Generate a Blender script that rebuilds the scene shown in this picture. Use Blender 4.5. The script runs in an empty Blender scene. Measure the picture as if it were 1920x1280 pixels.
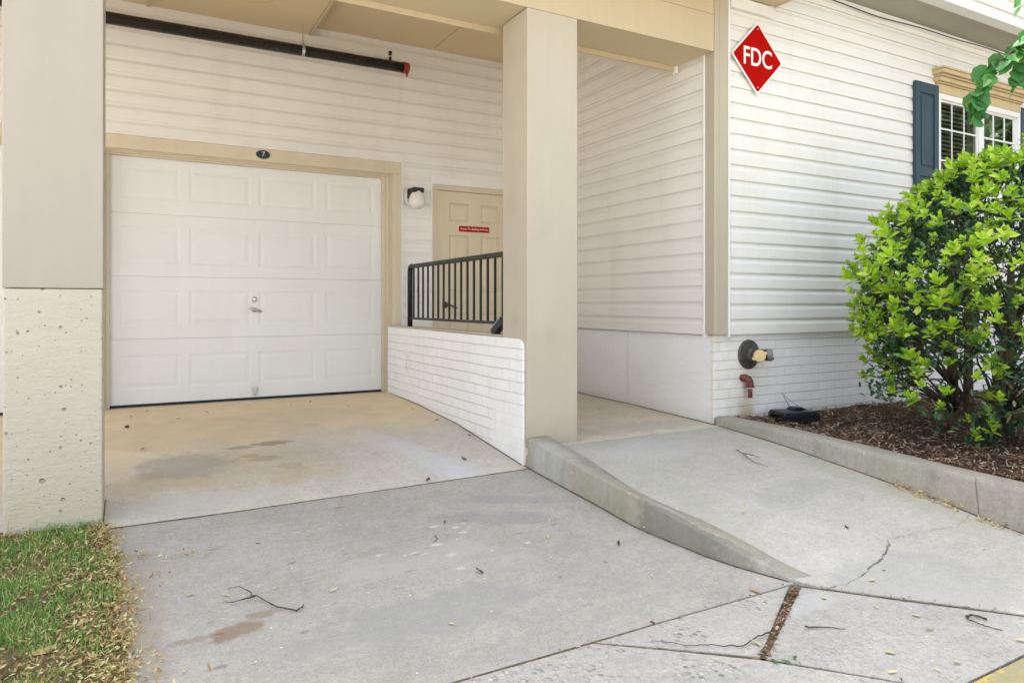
import bpy, bmesh, math, random
import numpy as np
from mathutils import Vector, Matrix, noise as mnoise

# ---------------------------------------------------------------- camera, world, sun, exposure
SC = bpy.context.scene
COL = SC.collection
R = math.radians
cam_d = bpy.data.cameras.new("camera")
cam = bpy.data.objects.new("camera", cam_d)
COL.objects.link(cam)
cam.location = (0, 0, 0.88)
cam.rotation_euler = (R(90), 0, R(-28.75))
cam_d.sensor_width = 36
cam_d.lens = 24.375
cam_d.shift_y = -71 / 1920
cam_d.clip_start = 0.05
cam_d.clip_end = 2000
SC.camera = cam

SUN_EL, SUN_AZ = 68, -12          # azimuth clockwise from +Y: the sun stands behind the building, the front is in open shade
world = bpy.data.worlds.new("World")
SC.world = world
world.use_nodes = True
wn = world.node_tree
bg = wn.nodes["Background"]
sky = wn.nodes.new("ShaderNodeTexSky")
sky.sky_type = 'NISHITA'
sky.sun_disc = False
sky.sun_elevation = R(SUN_EL)
sky.sun_rotation = R(SUN_AZ)
sky.dust_density = 3.0
sky.ozone_density = 0.6
hs = wn.nodes.new("ShaderNodeHueSaturation")
hs.inputs["Saturation"].default_value = 0.42
wn.links.new(sky.outputs[0], hs.inputs["Color"])
wn.links.new(hs.outputs[0], bg.inputs[0])
bg.inputs[1].default_value = 0.15

sun_d = bpy.data.lights.new("sun", 'SUN')
sun = bpy.data.objects.new("sun", sun_d)
COL.objects.link(sun)
sun_d.energy = 3.0
sun_d.angle = R(.5)
sun_d.color = (1.0, 0.93, 0.83)
sv = Vector((math.sin(R(SUN_AZ)) * math.cos(R(SUN_EL)), math.cos(R(SUN_AZ)) * math.cos(R(SUN_EL)), math.sin(R(SUN_EL))))
sun.rotation_euler = sv.to_track_quat('Z', 'Y').to_euler()
sun.location = (0, 10, 25)

SC.view_settings.view_transform = 'Standard'
SC.view_settings.look = 'None'
SC.view_settings.exposure = 2.1
SC.view_settings.gamma = 1.0
SC.cycles.max_bounces = 10
SC.cycles.diffuse_bounces = 6
SC.cycles.sample_clamp_indirect = 8

# ---------------------------------------------------------------- helpers
rng = random.Random(7)
nr = np.random.default_rng(11)


def tag(o, label=None, cat=None, group=None, kind=None):
    if label: o["label"] = label
    if cat: o["category"] = cat
    if group: o["group"] = group
    if kind: o["kind"] = kind
    return o


def empty(name, loc, label=None, cat=None, group=None):
    o = bpy.data.objects.new(name, None)
    o.empty_display_size = 0.1
    o.location = loc
    COL.objects.link(o)
    return tag(o, label, cat, group)


class MB:
    def __init__(s): s.v = []; s.f = []; s.m = []

    def add(s, vs, fs, mi=0):
        k = len(s.v)
        s.v += [tuple(map(float, v)) for v in vs]
        s.f += [tuple(i + k for i in f) for f in fs]
        s.m += [mi] * len(fs)
        return s

    def box(s, x0, x1, y0, y1, z0, z1, mi=0):
        v = [(x0, y0, z0), (x1, y0, z0), (x1, y1, z0), (x0, y1, z0), (x0, y0, z1), (x1, y0, z1), (x1, y1, z1), (x0, y1, z1)]
        f = [(0, 3, 2, 1), (4, 5, 6, 7), (0, 1, 5, 4), (1, 2, 6, 5), (2, 3, 7, 6), (3, 0, 4, 7)]
        return s.add(v, f, mi)

    def tube(s, pts, rad, n=8, mi=0, cap=True):
        pts = [Vector(p) for p in pts]
        if not isinstance(rad, (list, tuple)): rad = [rad] * len(pts)
        vs = []; prev = None
        for i, p in enumerate(pts):
            t = (pts[min(i + 1, len(pts) - 1)] - pts[max(i - 1, 0)]).normalized()
            if prev is None:
                a = Vector((0, 0, 1)) if abs(t.z) < .9 else Vector((1, 0, 0))
                u = t.cross(a).normalized()
            else:
                u = (prev - t * prev.dot(t)).normalized()
            prev = u; w = t.cross(u)
            for k in range(n):
                a = 2 * math.pi * k / n
                vs.append(p + (u * math.cos(a) + w * math.sin(a)) * rad[i])
        fs = []
        for i in range(len(pts) - 1):
            for k in range(n):
                fs.append((i * n + k, i * n + (k + 1) % n, (i + 1) * n + (k + 1) % n, (i + 1) * n + k))
        if cap:
            fs.append(tuple(reversed(range(n)))); fs.append(tuple((len(pts) - 1) * n + k for k in range(n)))
        return s.add(vs, fs, mi)

    def lathe(s, prof, c, axis, n=24, mi=0):
        """profile (r, h) spun round axis through c"""
        ax = Vector(axis).normalized()
        a = Vector((0, 0, 1)) if abs(ax.z) < .9 else Vector((1, 0, 0))
        u = ax.cross(a).normalized(); w = ax.cross(u); c = Vector(c)
        vs = []; fs = []
        for (r_, h_) in prof:
            for k in range(n):
                t = 2 * math.pi * k / n
                vs.append(c + ax * h_ + (u * math.cos(t) + w * math.sin(t)) * max(r_, 1e-4))
        for i in range(len(prof) - 1):
            for k in range(n):
                fs.append((i * n + k, i * n + (k + 1) % n, (i + 1) * n + (k + 1) % n, (i + 1) * n + k))
        fs.append(tuple(reversed(range(n)))); fs.append(tuple((len(prof) - 1) * n + k for k in range(n)))
        return s.add(vs, fs, mi)

    def build(s, name, mat, parent=None, smooth=False, bevel=0, origin=None):
        me = bpy.data.meshes.new(name)
        me.from_pydata(s.v, [], s.f)
        mats = mat if isinstance(mat, (list, tuple)) else [mat]
        for m in mats: me.materials.append(m)
        if len(mats) > 1: me.polygons.foreach_set("material_index", s.m)
        me.validate()
        bm = bmesh.new(); bm.from_mesh(me)
        bmesh.ops.recalc_face_normals(bm, faces=bm.faces)
        bm.to_mesh(me); bm.free()
        if smooth: me.polygons.foreach_set("use_smooth", [True] * len(me.polygons))
        o = bpy.data.objects.new(name, me)
        COL.objects.link(o)
        if parent is not None:
            o.parent = parent
            w = Vector((0, 0, 0)); q = parent
            while q is not None: w += q.location; q = q.parent
            o.location = -w
        elif origin is not None:
            me.transform(Matrix.Translation(-Vector(origin))); o.location = origin
        if bevel:
            b = o.modifiers.new("bevel", 'BEVEL'); b.width = bevel; b.segments = 2; b.limit_method = 'ANGLE'; b.angle_limit = R(40)
        return o


def box(name, mat, parent, x0, x1, y0, y1, z0, z1, bevel=0.003):
    return MB().box(x0, x1, y0, y1, z0, z1).build(name, mat, parent, bevel=bevel)


def scatter_mesh(name, tv, tf, D, Nn, S, P, mat, parent=None, mats_idx=None, smooth=False):
    """copies of a small template (x along D, z along the normal) merged in one mesh"""
    tv = np.array(tv, float); n = len(P)
    D = D / np.linalg.norm(D, axis=1, keepdims=True)
    Y = np.cross(Nn, D); Y /= (np.linalg.norm(Y, axis=1, keepdims=True) + 1e-9)
    Z = np.cross(D, Y)
    S = np.asarray(S, float)
    if S.ndim == 1: S = np.stack([S, S, S], 1)
    V = (P[:, None, :] + tv[None, :, 0:1] * (D * S[:, 0:1])[:, None, :] + tv[None, :, 1:2] * (Y * S[:, 1:2])[:, None, :]
         + tv[None, :, 2:3] * (Z * S[:, 2:3])[:, None, :]).reshape(-1, 3)
    k = len(tv)
    F = []
    for f in tf:
        F.append(np.array(f)[None, :] + (np.arange(n) * k)[:, None])
    me = bpy.data.meshes.new(name)
    faces = [tuple(r) for a in F for r in a.tolist()]
    me.from_pydata(V.tolist(), [], faces)
    me.materials.append(mat)
    if smooth: me.polygons.foreach_set("use_smooth", [True] * len(me.polygons))
    o = bpy.data.objects.new(name, me); COL.objects.link(o)
    if parent is not None:
        o.parent = parent; o.location = -Vector(parent.location)
    return o


# ---------------------------------------------------------------- materials
class NT:
    def __init__(s, name):
        s.m = bpy.data.materials.new(name); s.m.use_nodes = True
        s.t = s.m.node_tree; s.b = s.t.nodes["Principled BSDF"]; s.out = s.t.nodes["Material Output"]
        s.pos = s.n("ShaderNodeNewGeometry").outputs["Position"]

    def n(s, ty, **kw):
        nd = s.t.nodes.new(ty)
        for k, v in kw.items(): setattr(nd, k, v)
        return nd

    def L(s, a, b): s.t.links.new(a, b)

    def put(s, sock, v):
        if hasattr(v, "links") or isinstance(v, bpy.types.NodeSocket): s.L(v, sock)
        elif isinstance(v, (tuple, list)) and len(v) == 3 and sock.type == 'RGBA': sock.default_value = (*v, 1)
        else: sock.default_value = v

    def noise(s, scale, detail=4, rough=.55, vec=None, dist=0):
        nd = s.n("ShaderNodeTexNoise")
        s.put(nd.inputs["Vector"], vec if vec is not None else s.pos)
        nd.inputs["Scale"].default_value = scale; nd.inputs["Detail"].default_value = detail
        nd.inputs["Roughness"].default_value = rough; nd.inputs["Distortion"].default_value = dist
        return nd.outputs["Fac"]

    def scaled(s, sc, add=(0, 0, 0)):
        nd = s.n("ShaderNodeVectorMath", operation='MULTIPLY_ADD')
        s.L(s.pos, nd.inputs[0]); nd.inputs[1].default_value = sc; nd.inputs[2].default_value = add
        return nd.outputs[0]

    def mr(s, v, a, b, c=0., d=1., smooth=True):
        nd = s.n("ShaderNodeMapRange")
        if smooth: nd.interpolation_type = 'SMOOTHSTEP'
        s.put(nd.inputs[0], v)
        for i, q in enumerate((a, b, c, d)): s.put(nd.inputs[1 + i], q)
        return nd.outputs[0]

    def mix(s, f, a, b, mode='MIX'):
        nd = s.n("ShaderNodeMix", data_type='RGBA', blend_type=mode)
        s.put(nd.inputs[0], f); s.put(nd.inputs[6], a); s.put(nd.inputs[7], b)
        return nd.outputs[2]

    def math(s, op, a, b=0.):
        nd = s.n("ShaderNodeMath", operation=op)
        s.put(nd.inputs[0], a); s.put(nd.inputs[1], b)
        return nd.outputs[0]

    def xyz(s, v=None):
        nd = s.n("ShaderNodeSeparateXYZ"); s.L(v if v is not None else s.pos, nd.inputs[0]); return nd.outputs

    def vary(s, col, f, amt):
        """multiply a colour by 1 +- amt following f (0..1)"""
        k = s.mr(f, .25, .75, 1 - amt, 1 + amt, False)
        nd = s.n("ShaderNodeVectorMath", operation='SCALE')
        s.put(nd.inputs[0], col); s.L(k, nd.inputs["Scale"])
        return nd.outputs[0]

    def bump(s, h, strength, dist=.01, base=None):
        nd = s.n("ShaderNodeBump"); nd.inputs["Strength"].default_value = strength; nd.inputs["Distance"].default_value = dist
        s.L(h, nd.inputs["Height"])
        if base is not None: s.L(base, nd.inputs["Normal"])
        return nd.outputs[0]

    def ramp(s, f, stops):
        nd = s.n("ShaderNodeValToRGB"); s.L(f, nd.inputs[0])
        e = nd.color_ramp.elements
        while len(e) < len(stops): e.new(.5)
        for i, (p, c) in enumerate(stops): e[i].position = p; e[i].color = (*c, 1)
        return nd.outputs[0]

    def rand(s):
        return s.n("ShaderNodeNewGeometry").outputs["Random Per Island"]

    def spot(s, x, y, rx, ry, soft=.45, nsc=6., namp=.9, ang=0.):
        """0..1 mask: an irregular patch on the ground at (x, y)"""
        nd = s.n("ShaderNodeMapping", vector_type='TEXTURE')
        s.L(s.pos, nd.inputs[0]); nd.inputs[1].default_value = (x, y, 0); nd.inputs[2].default_value = (0, 0, ang); nd.inputs[3].default_value = (rx, ry, 1e3)
        ln = s.n("ShaderNodeVectorMath", operation='LENGTH'); s.L(nd.outputs[0], ln.inputs[0])
        d = s.math('ADD', ln.outputs["Value"], s.math('MULTIPLY', s.math('SUBTRACT', s.noise(nsc, 5, .6), .5), namp * 2))
        return s.mr(d, 1 - soft, 1 + soft, 1, 0)

    def end(s, col, rough=.5, normal=None, spec=None, **kw):
        s.put(s.b.inputs["Base Color"], col); s.put(s.b.inputs["Roughness"], rough)
        if normal is not None: s.L(normal, s.b.inputs["Normal"])
        if spec is not None: s.b.inputs["Specular IOR Level"].default_value = spec
        for k, v in kw.items(): s.put(s.b.inputs[k.replace("_", " ")], v)
        return s.m


def painted(name, col, rough=.5, var=.05, bs=60, bstr=.08, streak=.04, grime=None, spec=.35, foot=None):
    t = NT(name)
    c = t.vary(col, t.noise(1.3, 5, .6), var)
    c = t.vary(c, t.noise(1., 4, .6, t.scaled((9, 9, .7))), streak)
    if grime:
        c = t.mix(t.math('MULTIPLY', t.mr(t.noise(2.2, 6, .65), .52, .75), grime[1]), c, grime[0])
    if foot:
        zz = t.math('ADD', t.xyz()[2], t.math('MULTIPLY', t.math('SUBTRACT', t.noise(9, 5, .7), .5), .3))
        c = t.mix(t.math('MULTIPLY', t.mr(zz, foot[0], foot[0] - .28), foot[2]), c, foot[1])
        vo = t.n("ShaderNodeTexVoronoi"); t.L(t.scaled((5, 5, 3.4)), vo.inputs[0]); vo.inputs["Scale"].default_value = 1
        fl = t.math('MULTIPLY', t.mr(t.math('ADD', vo.outputs["Distance"], t.math('MULTIPLY', t.math('SUBTRACT', t.noise(60, 3, .7), .5), .2)), .03, .07, 1, 0), t.mr(t.xyz(vo.outputs["Color"])[0], .55, .56))
        c = t.mix(t.math('MULTIPLY', fl, .35), c, (.30, .27, .21))
    nb = t.bump(t.noise(bs, 4), bstr, .01)
    return t.end(c, t.mr(t.noise(5, 3), .3, .7, rough - .07, rough + .07), nb, spec)


VINYL = (.755, .735, .69)


def vinyl(name):
    t = NT(name)
    c = t.vary(VINYL, t.noise(.9, 4, .6), .035)
    c = t.vary(c, t.noise(1., 4, .6, t.scaled((1.2, 1.2, 22))), .025)
    # old rain marks and dust
    c = t.mix(t.math('MULTIPLY', t.mr(t.noise(1., 5, .65, t.scaled((3.5, 3.5, .6))), .5, .78), .22), c, (.56, .50, .40))
    g = t.noise(1., 3, .6, t.scaled((6, 6, 160)))
    return t.end(c, .42, t.bump(g, .05, .004), .4)


M = {}
M['vinyl'] = vinyl("vinyl_siding")
M['white'] = painted("white_trim", (.76, .75, .72), .42, .03)
M['tan'] = painted("tan_trim", (.60, .52, .385), .48, .05, 30, .05, .05, ((.36, .30, .2), .25))
M['beam'] = painted("tan_beam", (.52, .425, .275), .5, .03)
M['column'] = painted("cream_column", (.47, .42, .325), .52, .045, 40, .08, .03, ((.36, .31, .23), .45), foot=(.22, (.36, .32, .24), .5))
M['pillar'] = painted("cream_pillar", (.41, .367, .30), .52, .035, 25, .08, .03, ((.36, .31, .24), .35))
M['postgrey'] = painted("corner_post_paint", (.45, .40, .305), .5, .03)
M['soffit'] = painted("soffit_paint", (.58, .48, .315), .6, .05, 20, .04, .02)
M['ceiling'] = None
M['door'] = painted("tan_door_paint", (.64, .555, .395), .42, .03)
M['garage'] = painted("garage_door_paint", (.73, .73, .705), .42, .025, 90, .03, .02, ((.60, .58, .53), .15))
M['black'] = painted("black_metal", (.018, .018, .018), .4, .1)
M['rubber'] = painted("black_rubber", (.02, .02, .022), .7, .1)
M['navy'] = painted("blue_shutter_paint", (.032, .062, .082), .6, .1, 40, .1, .06)


def t_ceiling():
    t = NT("ceiling_paint")
    c = t.vary((.62, .495, .32), t.noise(1.1, 4), .05)
    for (x, y, rx, ry) in ((.87, 6.0, .16, .12), (.4, 5.7, .3, .2)):
        m = t.spot(x, y, rx, ry, .12, 5, .25)
        m2 = t.spot(x, y, rx * .9, ry * .9, .12, 5, .25)
        c = t.mix(t.math('MULTIPLY', t.math('SUBTRACT', m, m2), .5), c, (.36, .26, .12))
    return t.end(c, .65, t.bump(t.noise(30, 3), .05), .2)


M['ceiling'] = t_ceiling()


def t_brick(name, axis):
    t = NT(name)
    x = t.xyz()
    cb = t.n("ShaderNodeCombineXYZ")
    t.L(x[0] if axis == 'x' else x[1], cb.inputs[0]); t.L(x[2], cb.inputs[1])
    jit = t.n("ShaderNodeVectorMath", operation='MULTIPLY_ADD')
    nz = t.n("ShaderNodeTexNoise"); t.L(t.pos, nz.inputs[0]); nz.inputs["Scale"].default_value = 3
    t.L(nz.outputs["Color"], jit.inputs[0]); jit.inputs[1].default_value = (.012, .012, 0); t.L(cb.outputs[0], jit.inputs[2])
    br = t.n("ShaderNodeTexBrick"); t.L(jit.outputs[0], br.inputs["Vector"])
    br.inputs["Scale"].default_value = 1; br.inputs["Brick Width"].default_value = .21; br.inputs["Row Height"].default_value = .0735
    br.inputs["Mortar Size"].default_value = .0065; br.inputs["Mortar Smooth"].default_value = .6
    br.inputs["Color1"].default_value = (1, 1, 1, 1); br.inputs["Color2"].default_value = (.86, .86, .86, 1); br.inputs["Mortar"].default_value = (0, 0, 0, 1)
    c = t.vary((.82, .815, .805), t.noise(2.5, 5), .04)
    c = t.vary(c, t.mr(br.outputs["Color"], 0, 1, .2, .8), .03)
    rowz = t.math('PINGPONG', t.xyz(jit.outputs[0])[1], .03675)
    row = t.mr(rowz, .0012, .0052, 1, 0)
    mort = t.math('MAXIMUM', row, t.math('MULTIPLY', t.mr(br.outputs["Fac"], .3, 1, 0, 1), t.mr(t.noise(2.5, 3), .35, .65, .25, .8)))
    if axis == 'y':
        keep = t.math('MAXIMUM', t.mr(x[1], 4.34, 4.36), t.mr(x[2], .20, .22))
        mort = t.math('MULTIPLY', mort, keep)
    c = t.mix(t.math('MULTIPLY', mort, t.mr(t.noise(4, 4), .35, .7, .04, .32)), c, (.56, .54, .50))
    # dirt and stains
    c = t.mix(t.math('MULTIPLY', t.mr(t.noise(3, 6, .65, t.scaled((1, 1, .6))), .52, .8), .25), c, (.52, .46, .36))
    splash = t.math('MULTIPLY', t.mr(x[2], .1, -.12, 0, 1), t.mr(t.noise(5, 5, .7), .35, .65))
    if axis == 'x':
        # rust run under the drain pipe, splash of soil above the bed
        rx = t.mr(t.math('ABSOLUTE', t.math('SUBTRACT', x[0], t.math('ADD', 4.29, t.math('MULTIPLY', t.math('SUBTRACT', t.noise(6, 3), .5), .16)))), .02, .14, 1, 0)
        rz = t.math('MULTIPLY', t.mr(x[2], .24, -.02, 0, 1), t.mr(x[2], .3, .16, 0, 1))
        c = t.mix(t.math('MULTIPLY', t.math('MULTIPLY', rx, rz), .75), c, (.42, .27, .13))
        yl = t.mr(x[0], 4.75, 4.1, 0, .45)
        c = t.mix(t.math('MULTIPLY', yl, t.mr(t.noise(3.5, 5, .65), .3, .65)), c, (.66, .58, .42))
        c = t.mix(t.math('MULTIPLY', splash, .6), c, (.40, .31, .22))
    else:
        c = t.mix(t.math('MULTIPLY', splash, .25), c, (.55, .50, .42))
        sm = t.math('MULTIPLY', t.mr(t.math('ABSOLUTE', t.math('SUBTRACT', x[1], 6.05)), 0, .12, 1, 0), t.mr(t.math('ABSOLUTE', t.math('SUBTRACT', x[2], .33)), 0, .16, 1, 0))
        c = t.mix(t.math('MULTIPLY', sm, t.mr(t.noise(9, 5, .7), .4, .7, 0, .6)), c, (.42, .41, .39))
    groove = t.noise(1., 3, .6, t.scaled((70, 70, 5)))
    h = t.math('ADD', t.math('MULTIPLY', mort, -1.), t.math('MULTIPLY', groove, .6))
    h = t.math('ADD', h, t.math('MULTIPLY', t.noise(26, 5, .7), .5))
    return t.end(c, .5, t.bump(h, .8, .006), .35)


M['brick_x'] = t_brick("painted_brick_front", 'x')
M['brick_y'] = t_brick("painted_brick_side", 'y')


def t_parge(name, col, pits):
    t = NT(name)
    c = t.vary(col, t.noise(2.2, 6, .6), .05)
    h = t.math('ADD', t.math('MULTIPLY', t.noise(14, 6, .7), .5), t.math('MULTIPLY', t.noise(60, 4), .25))
    h = t.math('ADD', h, t.math('MULTIPLY', t.noise(1., 6, .7, t.scaled((9, 9, 26))), .9))
    if pits:
        for (sc, lo, rad) in ((11, .70, .13), (24, .60, .16), (48, .55, .2)):
            vo = t.n("ShaderNodeTexVoronoi", feature='F1'); t.L(t.pos, vo.inputs[0]); vo.inputs["Scale"].default_value = sc
            sep = t.xyz(vo.outputs["Color"])
            pr = t.mr(sep[0], lo, 1., 0., rad, False)
            dd = t.math('ADD', vo.outputs["Distance"], t.math('MULTIPLY', t.math('SUBTRACT', t.noise(sc * 5, 2), .5), .12))
            pit = t.math('MULTIPLY', t.mr(t.math('SUBTRACT', dd, pr), -.03, .03, 1, 0), t.mr(sep[0], lo, lo + .01))
            c = t.mix(t.math('MULTIPLY', pit, .6), c, (.2, .165, .11))
            h = t.math('SUBTRACT', h, t.math('MULTIPLY', pit, 1.2))
    c = t.mix(t.math('MULTIPLY', t.mr(t.noise(3.5, 6, .7), .55, .8), .3), c, tuple(q * .78 for q in col))
    if pits:
        z = t.xyz()[2]
        c = t.mix(t.math('MULTIPLY', t.mr(z, .12, -.12), .4), c, (.50, .44, .30))
    return t.end(c, .7, t.bump(h, .75, .014), .25)


M['parge'] = t_parge("painted_foundation", (.84, .835, .83), 0.12)
M['pillar_base'] = t_parge("painted_concrete_base", (.545, .495, .395), 1.)


def t_concrete(name, base, rough_scale=1., spots=(), warm=None, extra=None, aggregate=0.):
    t = NT(name)
    x = t.xyz()
    c = t.vary(base, t.noise(.8, 6, .6), .10)
    c = t.vary(c, t.noise(7, 7, .7), .075)
    c = t.vary(c, t.noise(36, 6, .78), .17)
    c = t.vary(c, t.noise(130, 3, .6), .17)
    c = t.vary(c, t.noise(300, 1, .5), .12)
    # worn skin with hard edges, broom drag, grime
    c = t.vary(c, t.noise(1., 5, .65, t.scaled((5, 60, 5))), .06)
    c = t.mix(t.math('MULTIPLY', t.mr(t.noise(6.5, 10, .78), .55, .60), .30), c, tuple(min(1, q * 1.22) for q in base))
    c = t.mix(t.math('MULTIPLY', t.mr(t.noise(4.2, 10, .8, t.scaled((1, 1, 1), (9, 4, 0))), .575, .62), .30), c, tuple(q * .66 for q in base))
    # weathered paler blotches
    c = t.mix(t.math('MULTIPLY', t.mr(t.noise(2.6, 7, .7, dist=.6), .54, .72), .3), c, tuple(min(1, q * 1.28) for q in base))
    c = t.mix(t.math('MULTIPLY', t.mr(t.noise(1.5, 7, .7, t.scaled((1, 1, 1), (5, 3, 0))), .52, .75), .38), c, tuple(q * .68 for q in base))
    if warm:
        y0, y1, wc, wa = warm
        g = t.math('ADD', x[1], t.math('MULTIPLY', t.math('SUBTRACT', t.noise(1.4, 5, .6), .5), 1.5))
        g = t.math('SUBTRACT', g, t.math('MULTIPLY', x[0], .22))
        c = t.mix(t.math('MULTIPLY', t.mr(g, y0, y1), wa), c, t.vary(wc, t.noise(5, 5, .6), .09))
    for (px, py, rx, ry, sc, a, *an) in spots:
        m = t.spot(px, py, rx, ry, .28, max(7, .9 / min(rx, ry)), .8, an[0] if an else 0)
        c = t.mix(t.math('MULTIPLY', m, a), c, sc)
    # small dark and pale specks
    for sc, thr, colr, am in ((34, .13, tuple(q * .35 for q in base), .7), (19, .1, (.80, .79, .76), .75), (75, .16, tuple(q * .45 for q in base), .55)):
        vo = t.n("ShaderNodeTexVoronoi"); t.L(t.pos, vo.inputs[0]); vo.inputs["Scale"].default_value = sc
        pick = t.xyz(vo.outputs["Color"])[1]
        m = t.math('MULTIPLY', t.mr(vo.outputs["Distance"], thr * .6, thr, 1, 0), t.mr(pick, .8, .86))
        c = t.mix(t.math('MULTIPLY', m, am), c, colr)
    h = t.math('ADD', t.math('MULTIPLY', t.noise(90, 4, .7), .6), t.noise(9, 4))
    if aggregate:
        vo = t.n("ShaderNodeTexVoronoi"); t.L(t.pos, vo.inputs[0]); vo.inputs["Scale"].default_value = 44
        stone = t.xyz(vo.outputs["Color"])
        sv_ = t.mr(stone[0], .1, .9, .52, 1.35, False)
        edge = t.mr(vo.outputs["Distance"], .25, .5, 1, 0)
        nd = t.n("ShaderNodeVectorMath", operation='SCALE'); t.put(nd.inputs[0], tuple(base)); t.L(sv_, nd.inputs["Scale"])
        wear = t.mr(t.noise(3.5, 6, .7), .38, .62, 0, 1)
        c = t.mix(t.math('MULTIPLY', t.math('MULTIPLY', edge, wear), aggregate), c, nd.outputs[0])
        h = t.math('ADD', h, t.math('MULTIPLY', t.math('MULTIPLY', edge, wear), 1.4))
    if extra: c = extra(t, c, x)
    return t.end(c, .8, t.bump(h, .5 * rough_scale, .006), .25)


CON = (.365, .347, .308)
WARM = (.74, .60, .40)
OIL = (.17, .135, .085)
BROWN = (.22, .13, .075)
M['slab_back'] = t_concrete("garage_apron_concrete", (.51, .48, .42), .8, (
    (.83, 4.9, .12, .05, OIL, .6), (.62, 4.87, .08, .035, OIL, .5), (.75, 4.6, .1, .05, OIL, .45), (.66, 4.68, .06, .04, OIL, .45), (.86, 4.42, .07, .06, OIL, .3),
    (.6, 4.45, .5, .35, (.50, .39, .23), .4), (.95, 4.25, .25, .12, (.48, .37, .22), .3), (.1, 4.35, .3, .14, (.46, .36, .21), .4),
    (.3, 4.62, .25, .22, (.30, .29, .27), .55), (.4, 5.4, .7, .5, (.44, .37, .27), .25),
    (1.70, 4.25, .10, .55, (.58, .59, .61), .55, .2), (1.86, 4.0, .09, .28, (.56, .57, .6), .4, .25), (1.5, 4.75, .08, .3, (.58, .57, .54), .5, .1),
    (.35, 4.05, .35, .1, (.50, .49, .46), .6), (1.2, 5.7, .6, .3, (.5, .45, .36), .35)),
    warm=(4.2, 5.4, WARM, .95))  # porch floor lightened and warmed: tan dirt plus bounced light put in the colour
FL = random.Random(21)
FLECKS = tuple((1.25 + FL.gauss(0, .22), 3.0 + FL.gauss(0, .14), FL.uniform(.008, .026), FL.uniform(.006, .016), (.62, .61, .57), .7) for i in range(14))
FLECKS += tuple((FL.uniform(.2, 2.1), FL.uniform(2.3, 3.7), FL.uniform(.01, .03), FL.uniform(.006, .014), (.16, .15, .135), .55) for i in range(12))
M['slab_drive'] = t_concrete("driveway_concrete", CON, 1., FLECKS + (
    (.33, 2.66, .09, .055, BROWN, .65, .4), (.43, 2.75, .06, .03, BROWN, .5), (.2, 2.66, .09, .02, BROWN, .4),
    (1.1, 2.95, .35, .12, (.46, .44, .40), .3), (.9, 2.9, .2, .07, (.46, .44, .40), .25), (1.3, 2.8, .3, .14, (.43, .42, .40), .25),
    (1.65, 3.2, .3, .09, (.26, .255, .25), .5, -.5), (1.85, 3.4, .28, .06, (.27, .265, .26), .45, -.5), (1.0, 2.45, .5, .16, (.30, .297, .285), .5),
    (.02, 2.9, .10, .6, (.30, .25, .19), .4), (.1, 3.3, .12, .1, (.32, .27, .2), .25)))
M['slab_walk'] = t_concrete("walkway_concrete", (.435, .415, .37), 1., (
    (2.62, 3.0, .14, .5, (.38, .38, .29), .25, .0), (2.5, 2.5, .1, .3, (.36, .36, .28), .25), (3.8, 2.7, .1, .7, (.36, .36, .25), .45), (3.0, 3.55, .4, .2, (.48, .475, .46), .4),
    (3.2, 2.6, .4, .12, (.30, .3, .285), .35, .3), (2.9, 1.7, .4, .3, (.33, .33, .325), .4)))
M['slab_passage'] = t_concrete("passage_concrete", (.58, .51, .40), .8, (
    (3.3, 4.1, .6, .16, (.42, .40, .35), .6), (2.8, 5.0, .3, .5, (.34, .27, .18), .4)))
M['slab_apron'] = t_concrete("worn_pavement_concrete", (.405, .39, .352), 1.5, ((1.5, 1.6, .2, .1, (.3, .3, .29), .4),), aggregate=1.)
M['slab_mid'] = t_concrete("pavement_concrete", (.385, .37, .338), 1.1, ((2.3, 1.85, .2, .06, (.47, .47, .46), .5),), aggregate=.3)


def kerb_extra(t, c, x):
    # green algae and dark run-off on the kerb faces
    a = t.mr(t.noise(2.2, 5, .65, t.scaled((1, 1, .3))), .42, .62)
    c = t.mix(t.math('MULTIPLY', a, .3), c, (.27, .265, .17))
    d = t.mr(t.noise(1., 6, .7, t.scaled((7, 4, 1.6), (2, 9, 0))), .50, .72)
    return t.mix(t.math('MULTIPLY', d, .6), c, (.17, .165, .14))


M['kerb'] = t_concrete("kerb_concrete", (.335, .312, .262), 1.2, (
    (2.24, 2.82, .1, .14, (.28, .275, .18), .4), (2.24, 3.05, .1, .2, (.31, .30, .21), .3), (2.27, 2.55, .05, .25, (.12, .12, .105), .6, .25), (2.36, 2.28, .05, .12, (.14, .14, .12), .5, .3),
    (2.26, 3.6, .1, .2, (.47, .47, .47), .5)), extra=kerb_extra)


def yellow_extra(t, c, x):
    m = t.mr(t.noise(6, 7, .75, t.scaled((1, 2.2, 1))), .53, .58)
    c = t.mix(.6, c, (.30, .265, .13))
    return t.mix(m, c, (.72, .47, .03))


M['yellow'] = t_concrete("worn_yellow_kerb_paint", (.38, .34, .22), 1.3, extra=yellow_extra)


def t_simple(name, fn):
    t = NT(name); return fn(t)


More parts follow.
